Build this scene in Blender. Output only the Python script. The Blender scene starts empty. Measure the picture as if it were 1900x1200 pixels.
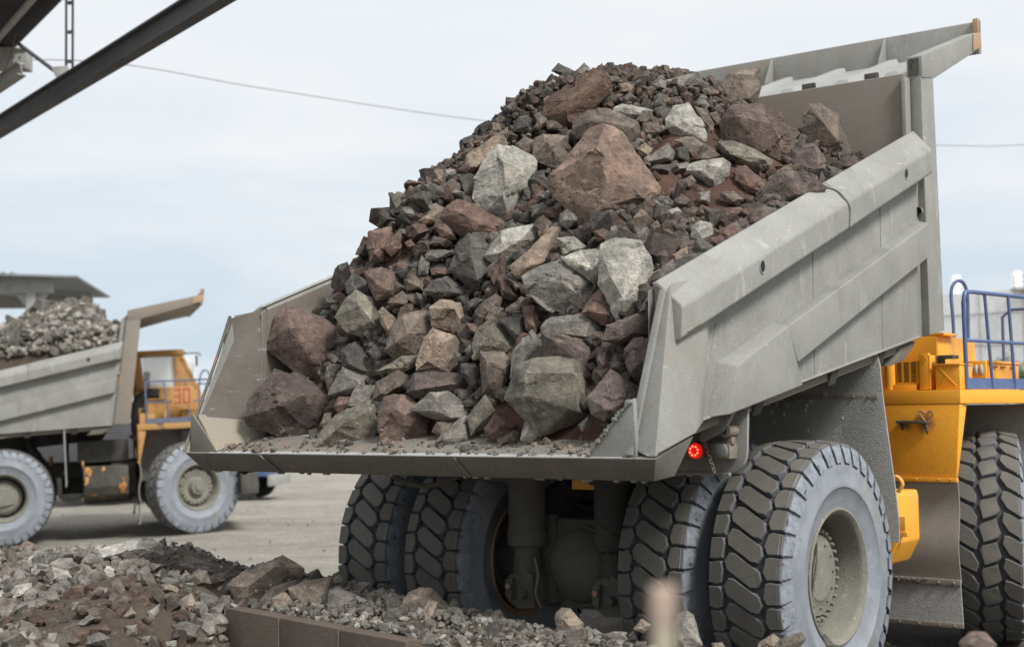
import bpy, bmesh, math, random
import numpy as np
from mathutils import Vector, Matrix, Euler, noise
random.seed(11); np.random.seed(11)
SC=bpy.context.scene; COL=SC.collection
rad=math.radians
# ------------------------------------------------------------------ materials
def nt(name):
    m=bpy.data.materials.new(name); m.use_nodes=True; t=m.node_tree
    b=t.nodes['Principled BSDF']; return m,t,b
def noise_n(t,scale,detail=6,rough=.6,vec=None,dist=0):
    n=t.nodes.new('ShaderNodeTexNoise'); n.inputs['Scale'].default_value=scale; n.inputs['Detail'].default_value=detail
    n.inputs['Roughness'].default_value=rough; n.inputs['Distortion'].default_value=dist
    if vec: t.links.new(vec,n.inputs['Vector'])
    return n.outputs['Fac']
def ramp(t,fac,a,b,ca=(0,0,0,1),cb=(1,1,1,1)):
    r=t.nodes.new('ShaderNodeValToRGB'); r.color_ramp.elements[0].position=a; r.color_ramp.elements[1].position=b
    r.color_ramp.elements[0].color=ca; r.color_ramp.elements[1].color=cb; t.links.new(fac,r.inputs[0]); return r.outputs[0]
def mixc(t,fac,a,b,mode='MIX'):
    m=t.nodes.new('ShaderNodeMix'); m.data_type='RGBA'; m.blend_type=mode
    for s,v in ((m.inputs[0],fac),(m.inputs[6],a),(m.inputs[7],b)):
        if hasattr(v,'links'): t.links.new(v,s)
        elif isinstance(v,(int,float)): s.default_value=v
        else: s.default_value=(*v,1) if len(v)==3 else v
    return m.outputs[2]
def coord(t,which='Object',scale=(1,1,1)):
    c=t.nodes.new('ShaderNodeTexCoord'); mp=t.nodes.new('ShaderNodeMapping'); mp.inputs['Scale'].default_value=scale
    t.links.new(c.outputs[which],mp.inputs['Vector']); return mp.outputs[0]
def bump(t,b,h,strength=.4,dist=.01):
    n=t.nodes.new('ShaderNodeBump'); n.inputs['Strength'].default_value=strength; n.inputs['Distance'].default_value=dist
    t.links.new(h,n.inputs['Height']); t.links.new(n.outputs[0],b.inputs['Normal']); return n
def grime(name,c1,c2,c3=None,scale=2.,rough=.8,metal=0,spot=.66,spots=14.,bmp=.35,bdist=.006,stretch=(1,1,1),fine=90.,spec=.3,extra=None,soot=()):
    """painted / dusty / rubber surface: two tones in large patches, a third in small spots, fine grain bump"""
    m,t,b=nt(name); v=coord(t,'Object'); vs=coord(t,'Object',stretch)
    col=mixc(t,ramp(t,noise_n(t,scale,8,.65,v),.35,.65),c1,c2)
    g=noise_n(t,fine,3,.6,v)
    col=mixc(t,.5,col,ramp(t,g,.3,.75,(.55,.55,.55,1),(1.25,1.25,1.25,1)),'MULTIPLY')
    if c3 is not None:
        s=ramp(t,noise_n(t,spots,9,.7,vs,.4),spot,spot+.05); col=mixc(t,s,col,c3)
    if extra:
        for (c,sc,a,wd,st) in extra:
            s=ramp(t,noise_n(t,sc,6,.6,coord(t,'Object',st),.2),a,a+wd); col=mixc(t,s,col,c)
    for (p,r) in soot:      # greasy smudge of its own shape around a fitting
        d=t.nodes.new('ShaderNodeVectorMath'); d.operation='DISTANCE'; t.links.new(v,d.inputs[0]); d.inputs[1].default_value=p
        a=t.nodes.new('ShaderNodeMath'); a.operation='MULTIPLY_ADD'; t.links.new(noise_n(t,9,6,.7,v),a.inputs[0]); a.inputs[1].default_value=r*1.6; t.links.new(d.outputs['Value'],a.inputs[2])
        col=mixc(t,ramp(t,a.outputs[0],r*.9,r*2.0,(.8,.8,.8,1),(0,0,0,1)),col,(.10,.06,.035))
    t.links.new(col,b.inputs['Base Color'])
    b.inputs['Roughness'].default_value=rough; b.inputs['Metallic'].default_value=metal; b.inputs['Specular IOR Level'].default_value=spec
    h=t.nodes.new('ShaderNodeMath'); h.operation='ADD'; t.links.new(g,h.inputs[0]); t.links.new(noise_n(t,fine*.22,6,.7,v),h.inputs[1])
    bump(t,b,h.outputs[0],bmp,bdist); return m
M={}
M['body']=grime('dusty_body_steel',(.305,.302,.280),(.235,.232,.212),(.52,.30,.16),scale=1.4,spot=.685,spots=8,stretch=(1,2.2,2.2),bmp=.3,extra=[((.37,.365,.345),6,.60,.16,(1,1,.3)),((.20,.195,.17),3.2,.60,.14,(1,1,.3)),((.47,.40,.32),14,.68,.03,(1,.35,3)),((.15,.145,.125),48,.69,.04,(1,1,1)),((.245,.215,.175),1.3,.56,.16,(1,1,.7))])
M['body_in']=grime('worn_body_interior_steel',(.20,.160,.125),(.20,.18,.155),(.42,.40,.37),scale=1.4,spot=.68,spots=22,bmp=.4)
M['canopy']=grime('dusty_canopy_steel',(.31,.31,.30),(.26,.26,.245),(.26,.24,.21),scale=2,spot=.72,bmp=.2)
M['lip']=grime('rusty_tail_steel',(.15,.14,.12),(.19,.172,.145),(.38,.17,.07),scale=3,spot=.60,spots=5,stretch=(3,1,.6),bmp=.4,extra=[((.07,.066,.06),9,.62,.1,(4,1,.5))])
M['floor']=grime('polished_tail_floor',(.30,.30,.29),(.36,.36,.36),(.20,.17,.14),scale=3,spot=.58,spots=4,rough=.6,bmp=.2)
M['stain']=grime('stained_wear_plate',(.24,.23,.205),(.30,.225,.13),(.16,.15,.13),scale=1.1,spot=.66,spots=6,bmp=.4)
M['yellow']=grime('yellow_truck_paint',(.94,.42,.03),(.84,.37,.035),(.45,.28,.13),scale=1.8,rough=.5,spot=.69,spots=6,bmp=.12,spec=.45,extra=[((.55,.34,.15),2.2,.56,.22,(1,1,.4)),((.30,.20,.12),5,.66,.10,(1,1,.3)),((.12,.08,.05),26,.73,.03,(1,1,1))])
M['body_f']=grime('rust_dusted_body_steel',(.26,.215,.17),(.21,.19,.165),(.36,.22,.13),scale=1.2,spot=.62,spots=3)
M['tank_f']=grime('sooty_fuel_tank',(.05,.045,.04),(.13,.115,.095),(.48,.22,.06),scale=1.3,spot=.57,spots=2.4)
M['liner']=grime('scoured_steel_liner',(.175,.158,.138),(.135,.112,.09),(.26,.25,.24),scale=2.2,spot=.62,spots=12,stretch=(1,.4,2),bmp=.35)
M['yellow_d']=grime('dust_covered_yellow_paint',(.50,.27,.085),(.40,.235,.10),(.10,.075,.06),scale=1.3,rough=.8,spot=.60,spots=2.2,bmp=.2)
M['yellow_s']=grime('sooty_yellow_fender_paint',(.94,.42,.03),(.84,.37,.035),(.40,.25,.12),scale=1.8,rough=.5,spot=.67,spots=6,bmp=.12,spec=.45,extra=[((.55,.33,.14),2.4,.60,.2,(1,1,.3)),((.12,.08,.05),26,.72,.03,(1,1,1))],soot=(((1.86,2.95,2.27),.10),((1.66,2.95,2.25),.06)))
M['blue']=grime('blue_railing_paint',(.07,.115,.26),(.10,.15,.29),(.17,.20,.26),scale=6,rough=.45,spot=.66,bmp=.1,spec=.5)
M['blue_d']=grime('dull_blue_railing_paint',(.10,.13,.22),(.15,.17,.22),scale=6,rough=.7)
M['dark']=grime('muddy_dark_steel',(.062,.058,.05),(.10,.095,.08),(.035,.032,.03),scale=3,spot=.6,spots=8,bmp=.7,bdist=.012)
M['mud']=grime('mud_caked_guard',(.36,.352,.325),(.28,.275,.255),(.27,.265,.24),scale=2.2,spot=.62,spots=10,bmp=.8,bdist=.012,extra=[((.22,.11,.06),7,.72,.05,(1,1,1))])
M['flap']=grime('dusty_rubber_flap',(.36,.315,.26),(.27,.24,.205),(.07,.065,.06),scale=1.6,spot=.66,spots=4,bmp=.2)
M['strip']=grime('dusty_metal_strip',(.24,.205,.165),(.18,.155,.125),(.34,.30,.25),scale=8,spot=.64)
M['tread']=grime('dusty_tread_rubber',(.135,.124,.104),(.108,.099,.086),(.16,.15,.13),scale=5,rough=.75,spot=.66,spots=20,bmp=.35,bdist=.006,spec=.4)
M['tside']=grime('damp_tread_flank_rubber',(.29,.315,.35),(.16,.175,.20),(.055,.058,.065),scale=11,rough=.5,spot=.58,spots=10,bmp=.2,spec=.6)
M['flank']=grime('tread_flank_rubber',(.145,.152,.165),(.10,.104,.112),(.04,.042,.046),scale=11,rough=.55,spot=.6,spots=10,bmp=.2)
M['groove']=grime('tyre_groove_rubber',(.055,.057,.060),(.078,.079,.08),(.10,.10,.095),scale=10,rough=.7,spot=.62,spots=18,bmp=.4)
M['sidewall']=grime('pale_dusty_sidewall',(.27,.29,.32),(.20,.215,.24),(.12,.13,.145),scale=3.2,rough=.6,spot=.64,spots=5,bmp=.16,spec=.4,extra=[((.36,.36,.35),5,.60,.14,(1,1,1)),((.21,.20,.175),2.2,.56,.2,(1,1,1)),((.09,.095,.105),9,.68,.05,(1,1,1))])
M['rim']=grime('mud_dusted_rim',(.235,.222,.182),(.19,.18,.15),(.29,.275,.235),scale=4,spot=.6,spots=14,bmp=.6,bdist=.01)
M['axle']=grime('mud_caked_axle',(.20,.185,.155),(.15,.14,.12),(.17,.12,.09),scale=2.5,spot=.62,spots=5,bmp=1,bdist=.02)
M['rim_b']=grime('rusty_inner_rim',(.48,.29,.20),(.38,.25,.18),scale=4)
M['rubber']=grime('black_hose_rubber',(.03,.03,.03),(.05,.048,.045),scale=8,rough=.6)
M['cable']=grime('dusty_steel_rope',(.17,.155,.12),(.12,.11,.09),scale=20,bmp=.8)
M['chain']=grime('rusty_chain',(.24,.215,.18),(.16,.13,.105),scale=30)
M['orange']=grime('faded_orange_edge',(.42,.275,.165),(.42,.25,.15),(.30,.27,.22),scale=3,spot=.6)
M['concrete']=grime('brown_kerb_concrete',(.15,.112,.085),(.10,.078,.062),(.22,.19,.16),scale=2.2,spot=.64,spots=3,bmp=.9,bdist=.015)
M['mortar']=grime('pale_kerb_joint',(.19,.155,.12),(.15,.12,.095),scale=6)
M['beam']=grime('dark_truss_steel',(.075,.075,.085),(.10,.098,.10),(.16,.13,.11),scale=2,spot=.68,spots=4)
M['beam_l']=grime('pale_truss_steel',(.38,.38,.36),(.30,.29,.27),(.12,.10,.08),scale=4,spot=.64,spots=7)
M['whitewall']=grime('weathered_white_wall',(.86,.86,.86),(.80,.80,.80),(.45,.45,.44),scale=.35,spot=.66,spots=1.2,stretch=(1,1,.25),fine=14,bmp=.2)
M['greyroof']=grime('grey_sheet_roof',(.20,.215,.22),(.27,.28,.28),scale=1,spot=.7)
M['wood']=grime('weathered_stake',(.34,.29,.22),(.42,.37,.28),(.36,.17,.11),scale=5,spot=.62,spots=6)
M['stake_cap']=grime('pale_pinkish_stake_top',(.42,.315,.25),(.48,.38,.31),scale=9)
M['stake_r']=grime('rusty_red_stake_top',(.38,.20,.14),(.46,.28,.20),scale=9)
def plain(name,c,rough=.5,metal=0,emit=None,es=1,alpha=None):
    m,t,b=nt(name); b.inputs['Base Color'].default_value=(*c,1); b.inputs['Roughness'].default_value=rough; b.inputs['Metallic'].default_value=metal
    if emit: b.inputs['Emission Color'].default_value=(*emit,1); b.inputs['Emission Strength'].default_value=es
    return m
M['red']=plain('red_lamp_lens',(.45,.01,.01),.25,0,(1,.01,.01),.55)
M['led']=plain('lit_red_diode',(1,.05,.03),.3,0,(1,.10,.04),4.5)
M['lens']=grime('dusty_lamp_lens',(.19,.19,.175),(.15,.15,.14),scale=20)
M['reflector']=plain('dark_red_reflector',(.14,.03,.03),.4)
M['ovals']=plain('grey_oval_lens',(.42,.42,.42),.5)
M['black']=plain('black_opening',(.008,.008,.008),.9)
M['redpaint']=plain('red_number_paint',(.40,.06,.055),.7)
def glass():
    m,t,b=nt('cab_glass'); b.inputs['Base Color'].default_value=(.9,.95,.95,1); b.inputs['Roughness'].default_value=.08
    b.inputs['Alpha'].default_value=.28; return m
M['glass']=glass()
def rock_mat(name,src):
    # rock_mat: the 'face' attribute is how fresh or dusty each fracture face is
    m,t,b=nt(name); v=coord(t,'Object')
    if src=='object': o=t.nodes.new('ShaderNodeObjectInfo'); tint=o.outputs['Color']; fa=t.nodes.new('ShaderNodeAttribute'); fa.attribute_name='face'; tint=mixc(t,1,tint,fa.outputs['Color'],'MULTIPLY')
    else: o=t.nodes.new('ShaderNodeAttribute'); o.attribute_name='tint'; tint=o.outputs['Color']
    n1=noise_n(t,3.2,8,.65,v,.5); n2=noise_n(t,17,8,.7,v); n3=noise_n(t,70,5,.75,v)
    col=mixc(t,ramp(t,n1,.36,.64),mixc(t,1,tint,(.62,.60,.60),'MULTIPLY'),mixc(t,1,tint,(1.36,1.31,1.25),'MULTIPLY'))
    col=mixc(t,.75,col,ramp(t,n2,.30,.72,(.46,.45,.44,1),(1.55,1.55,1.55,1)),'MULTIPLY')
    col=mixc(t,.6,col,ramp(t,n3,.3,.72,(.6,.6,.6,1),(1.35,1.35,1.35,1)),'MULTIPLY')
    col=mixc(t,.6,col,ramp(t,noise_n(t,5,7,.7,coord(t,'Object',(1.2,.8,5.5)),.6),.32,.68,(.62,.61,.60,1),(1.38,1.38,1.36,1)),'MULTIPLY')
    spk=ramp(t,noise_n(t,9,9,.8,coord(t,'Object',(1,1.6,.7)),.8),.63,.70); col=mixc(t,mixc(t,1,spk,(.45,.45,.45),'MULTIPLY'),col,(.50,.48,.44))
    red=ramp(t,noise_n(t,2.1,5,.6,coord(t,'Object',(1.3,1,1.1))),.56,.72); col=mixc(t,mixc(t,1,red,(.4,.4,.4),'MULTIPLY'),col,mixc(t,1,tint,(1.12,.86,.76),'MULTIPLY'))
    t.links.new(col,b.inputs['Base Color']); b.inputs['Roughness'].default_value=.82; b.inputs['Specular IOR Level'].default_value=.28
    a=t.nodes.new('ShaderNodeMath'); a.operation='MULTIPLY_ADD'; a.inputs[1].default_value=.45; t.links.new(n3,a.inputs[0]); t.links.new(n2,a.inputs[2])
    bump(t,b,a.outputs[0],.9,.03); return m
M['rock']=rock_mat('broken_rock','object'); M['rubble']=rock_mat('broken_rubble','attr')
def earth(name,c1,c2,c3,s=3.,bs=.9,bd=.03,fine=60):
    m,t,b=nt(name); v=coord(t,'Object')
    n1=noise_n(t,s,9,.7,v); n2=noise_n(t,fine,6,.75,v); n3=noise_n(t,fine*.22,7,.7,v)
    col=mixc(t,ramp(t,n1,.38,.62),c1,c2); col=mixc(t,.8,col,ramp(t,n2,.3,.72,(.55,.55,.55,1),(1.35,1.35,1.35,1)),'MULTIPLY')
    col=mixc(t,ramp(t,n3,.60,.68),col,c3); t.links.new(col,b.inputs['Base Color']); b.inputs['Roughness'].default_value=.95; b.inputs['Specular IOR Level'].default_value=.15
    a=t.nodes.new('ShaderNodeMath'); a.operation='ADD'; t.links.new(n2,a.inputs[0]); t.links.new(n3,a.inputs[1]); bump(t,b,a.outputs[0],bs,bd); return m
M['soil']=earth('red_brown_earth',(.145,.080,.058),(.095,.058,.045),(.17,.115,.09))
M['bank']=earth('grey_gravel_earth',(.125,.098,.076),(.09,.07,.056),(.18,.16,.14))
# ------------------------------------------------------------------ mesh builder
class MB:
    def __init__(s): s.v=[];s.f=[];s.m=[]
    def add(s,vs,fs,mi=0):
        k=len(s.v); s.v+=[tuple(v) for v in vs]; s.f+=[tuple(k+i for i in f) for f in fs]; s.m+=[mi]*len(fs); return s
    def box(s,x0,x1,y0,y1,z0,z1,mi=0):
        return s.hexa([(x0,y0,z0),(x1,y0,z0),(x1,y1,z0),(x0,y1,z0),(x0,y0,z1),(x1,y0,z1),(x1,y1,z1),(x0,y1,z1)],mi)
    def hexa(s,p,mi=0): return s.add(p,[(0,3,2,1),(4,5,6,7),(0,1,5,4),(1,2,6,5),(2,3,7,6),(3,0,4,7)],mi)
    def prism(s,pts,vec,mi=0):
        n=len(pts); a=[Vector(p) for p in pts]; b=[p+Vector(vec) for p in a]
        return s.add(a+b,[tuple(range(n))[::-1],tuple(range(n,2*n))]+[(i,(i+1)%n,n+(i+1)%n,n+i) for i in range(n)],mi)
    def tube(s,path,r,n=8,mi=0,caps=True):
        P=[Vector(p) for p in path]; k=len(s.v); R=None; m=len(P)
        for i,p in enumerate(P):
            d=(P[min(i+1,m-1)]-P[max(i-1,0)]).normalized()
            if R is None: R=d.orthogonal().normalized()
            else: R=(R-d*R.dot(d)).normalized()
            B=d.cross(R)
            rr=r[i] if isinstance(r,(list,tuple)) else r
            for j in range(n):
                a=2*math.pi*j/n; s.v.append(tuple(p+(R*math.cos(a)+B*math.sin(a))*rr))
        for i in range(m-1):
            for j in range(n): s.f.append((k+i*n+j,k+i*n+(j+1)%n,k+(i+1)*n+(j+1)%n,k+(i+1)*n+j)); s.m.append(mi)
        if caps: s.f.append(tuple(k+j for j in range(n))[::-1]); s.f.append(tuple(k+(m-1)*n+j for j in range(n))); s.m+=[mi]*2
        return s
    def cyl(s,a,b,r,r2=None,n=24,mi=0): return s.tube([a,b],[r,r if r2 is None else r2],n,mi)
    def lathe(s,prof,n=48,mi=0,o=(0,0,0)):
        """prof: (s,r) pairs turned about the x axis; mi int or list per segment"""
        k=len(s.v)
        for (a,r) in prof:
            for j in range(n):
                t=2*math.pi*j/n; s.v.append((o[0]+a,o[1]+r*math.cos(t),o[2]+r*math.sin(t)))
        for i in range(len(prof)-1):
            for j in range(n):
                s.f.append((k+i*n+j,k+(i+1)*n+j,k+(i+1)*n+(j+1)%n,k+i*n+(j+1)%n)); s.m.append(mi if isinstance(mi,int) else mi[i])
        return s
    def build(s,name,mats,parent=None,bev=0,ang=35,off=(0,0,0),seg=2,loc=None,fix=True):
        me=bpy.data.meshes.new(name); O=Vector(off)
        me.from_pydata([tuple(Vector(v)+O) for v in s.v] if O.length else s.v,[],s.f)
        if not isinstance(mats,(list,tuple)): mats=[mats]
        for m in mats: me.materials.append(M[m] if isinstance(m,str) else m)
        me.polygons.foreach_set('material_index',s.m)
        if fix or bev:
            bm=bmesh.new(); bm.from_mesh(me)
            if fix: bmesh.ops.recalc_face_normals(bm,faces=bm.faces)
            if bev:
                es=[e for e in bm.edges if len(e.link_faces)==2 and e.calc_face_angle(0)>.45]
                bmesh.ops.bevel(bm,geom=es,offset=bev,segments=seg,affect='EDGES',clamp_overlap=True,profile=.6)
            bm.to_mesh(me); bm.free()
        me.polygons.foreach_set('use_smooth',[True]*len(me.polygons)); me.set_sharp_from_angle(angle=rad(ang)); me.update()
        o=bpy.data.objects.new(name,me); COL.objects.link(o)
        if parent: o.parent=parent
        if loc: o.location=loc
        return o
def tag(o,label=None,cat=None,group=None,kind=None):
    if label: o['label']=label
    if cat: o['category']=cat
    if group: o['group']=group
    if kind: o['kind']=kind
    return o
def empty(name,loc,rot=(0,0,0)):
    o=bpy.data.objects.new(name,None); o.empty_display_size=.3; o.location=loc; o.rotation_euler=rot; COL.objects.link(o); return o
def arc(c,r,a0,a1,n,plane='xz'):
    out=[]
    for i in range(n+1):
        a=rad(a0+(a1-a0)*i/n); u,w=r*math.cos(a),r*math.sin(a)
        out.append((c[0]+u,c[1],c[2]+w) if plane=='xz' else (c[0],c[1]+u,c[2]+w) if plane=='yz' else (c[0]+u,c[1]+w,c[2]))
    return out
def cat(pts,n=8):
    """smooth curve through points"""
    P=[Vector(p) for p in pts]; P=[2*P[0]-P[1]]+P+[2*P[-1]-P[-2]]; out=[]
    for i in range(1,len(P)-2):
        for k in range(n):
            t=k/n; a,b,c,d=P[i-1:i+3]
            out.append(.5*((2*b)+(-a+c)*t+(2*a-5*b+4*c-d)*t*t+(-a+3*b-3*c+d)*t**3))
    out.append(P[-2]); return out
# ------------------------------------------------------------------ camera frame
TX,TY,HD=0.79460,12.65239,0.65331
TM=Matrix.Translation((TX,TY,0))@Matrix.Rotation(-HD,4,'Z')
def W(p): return TM@Vector(p)
RT=1.085; TW=.60
# ------------------------------------------------------------------ wheels
def tyre_mesh(name,pat):
    b=MB(); h=TW/2
    prof=[(-.20,.50),(-.275,.535),(-.30,.62),(-.322,.70),(-.334,.712),(-.336,.745),(-.328,.76),(-.324,.86),(-.308,.95),(-.285,1.005),(-.24,1.028),(0,1.034),(.24,1.028),(.285,1.005),(.308,.95),(.324,.86),(.328,.76),(.336,.745),(.334,.712),(.322,.70),(.30,.62),(.275,.535),(.20,.50)]
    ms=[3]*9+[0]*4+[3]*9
    b.lathe(prof,96,ms)
    N=36 if pat=='rear' else 30
    def rtop(s): return RT-.022*(abs(s)/h)**2.4
    def rlow(s): return 1.022-.012*(abs(s)/h)**2
    def block(poly,v0,shoulder=0):
        poly=[(u+random.uniform(-.012,.012),v+random.uniform(-.02,.02)) for u,v in poly]; jr=random.uniform(-.005,0)
        C=np.mean(poly,0); rings=[]
        A=2*math.pi/N
        for (grow,kind,dr) in ((.010,'l',0),(.003,'t',-.010),(-.001,'t',-.003),(-.006,'t',0)):
            ring=[]
            for (u,v) in poly:
                s=u*.288; w=v*A*RT
                d=np.array([s-C[0]*.288,w-C[1]*A*RT]); L=np.linalg.norm(d); d=d*(1+grow/L); s=C[0]*.288+d[0]; w=C[1]*A*RT+d[1]
                r=rlow(s) if kind=='l' else rtop(s)+dr+jr; t=v0+w/RT
                ring.append((s,-r*math.cos(t),r*math.sin(t)))
            rings.append(ring)
        n=len(poly); k=len(b.v)
        for r in rings: b.v+=r
        for q in range(3):
            for i in range(n): b.f.append((k+q*n+i,k+q*n+(i+1)%n,k+(q+1)*n+(i+1)%n,k+(q+1)*n+i)); b.m.append(2 if q<2 else 1)
        b.f.append(tuple(k+3*n+i for i in range(n))); b.m.append(1)
        if shoulder:
            v1,v2=shoulder[1:]; sg=shoulder[0]
            P=[]
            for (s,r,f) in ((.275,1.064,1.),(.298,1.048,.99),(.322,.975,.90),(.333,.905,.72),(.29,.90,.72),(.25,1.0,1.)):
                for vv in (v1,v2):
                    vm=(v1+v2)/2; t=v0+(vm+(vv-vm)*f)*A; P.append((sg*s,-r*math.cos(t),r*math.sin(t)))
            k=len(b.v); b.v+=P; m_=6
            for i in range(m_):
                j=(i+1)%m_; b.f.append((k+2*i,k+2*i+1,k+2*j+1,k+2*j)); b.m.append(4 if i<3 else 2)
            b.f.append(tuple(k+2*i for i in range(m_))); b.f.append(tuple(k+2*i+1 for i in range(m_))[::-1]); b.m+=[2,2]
    for i in range(N):
        t=2*math.pi*i/N
        if pat=='rear':
            cen=[(-.545,.36),(-.42,.665),(-.245,.64),(.478,-.012),(.545,-.36),(.42,-.665),(.245,-.64),(-.478,.012)]
            block(cen,t)
            l=[(-1.03,.29),(-.68,.31),(-.575,.02),(-.64,-.50),(-.75,-.58),(-1.03,-.55)]
            block(l,t,(-1,-.54,.28)); block([(-u,-v) for u,v in l],t,(1,-.28,.54))
        else:
            c=[(-.34,.12),(-.25,.32),(.20,.49),(.34,-.12),(.25,-.32),(-.20,-.49)]
            block(c,t)
            r_=[(.39,.42),(.46,.80),(.62,.74),(1.03,.44),(1.03,-.38),(.60,-.04)]
            block(r_,t,(1,-.36,.42)); block([(-u,-v) for u,v in r_],t,(-1,-.42,.36))
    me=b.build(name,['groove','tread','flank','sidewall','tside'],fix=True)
    d=me.data; bpy.data.objects.remove(me); return d
def nuts(b,s,r,n,rn=.022,L=.05,mi=0,o=0):
    for i in range(n):
        t=2*math.pi*(i+o)/n; y,z=r*math.cos(t),r*math.sin(t); b.tube([(s,y,z),(s+L*.8,y,z),(s+L,y,z)],[rn,rn,rn*.6],6,mi)
def wheel_meshes():
    out={}
    b=MB(); b.lathe([(.215,.500),(.262,.548),(.292,.548),(.298,.530),(.280,.505),(.262,.492),(.235,.488),(.14,.462),(.02,.452),(-.215,.452),(-.262,.492),(-.292,.548),(-.262,.548),(-.215,.50)],72)
    o=b.build('rim','rim',fix=True); out['rim']=o.data; out['rim_b']=o.data.copy(); out['rim_b'].materials[0]=M['rim_b']; bpy.data.objects.remove(o)
    b=MB(); b.lathe([(-.16,.455),(-.13,.44),(-.08,.415),(.03,.385),(.06,.38),(.065,.33),(.11,.32),(.115,.22),(.13,.20),(.13,0)],48); nuts(b,.06,.356,30,.021,.062); nuts(b,.10,.26,12,.012,.03)
    b.tube(cat([(.13,-.02,.26),(.17,-.12,.18),(.16,-.17,.0),(.13,-.19,-.18)],6),.014,8)
    b.lathe([(-.17,.45),(-.30,.30),(-.42,.28)],32)
    o=b.build('wheel','rim',fix=True); out['rear']=o.data; bpy.data.objects.remove(o)
    b=MB(); b.lathe([(.05,.455),(.13,.43),(.16,.40),(.165,.30),(.14,.24),(.16,.20),(.24,.18),(.27,.17),(.275,.09),(.31,.085),(.31,0)],48); nuts(b,.15,.35,22,.02,.05); nuts(b,.25,.14,10,.013,.035)
    for i in range(11):
        t=2*math.pi*(i+.5)/11; y,z=.40*math.cos(t),.40*math.sin(t); b.tube([(.13,y,z),(.172,y,z)],.022,10,1)
    b.lathe([(.04,.45),(-.10,.30),(-.3,.2)],32)
    o=b.build('wheel',['rim','black'],fix=True); out['front']=o.data; bpy.data.objects.remove(o)
    return out
TYRE_R=tyre_mesh('tyre','rear'); TYRE_F=tyre_mesh('tyre','front'); WM=wheel_meshes()
def lk(name,data,parent):
    o=bpy.data.objects.new(name,data); COL.objects.link(o); o.parent=parent; return o
def wheel(root,loc,kind,right,steer=0,spin=0,label=None,inner=False):
    w=lk('wheel',WM[kind],root); w.location=loc
    w.rotation_euler=Euler((rad(spin),0,(0 if right else math.pi)-steer),'XYZ')
    lk('tyre',TYRE_R if kind=='rear' else TYRE_F,w); lk('rim',WM['rim_b' if inner else 'rim'],w)
    if label: w['label']=label
    return w
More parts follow.
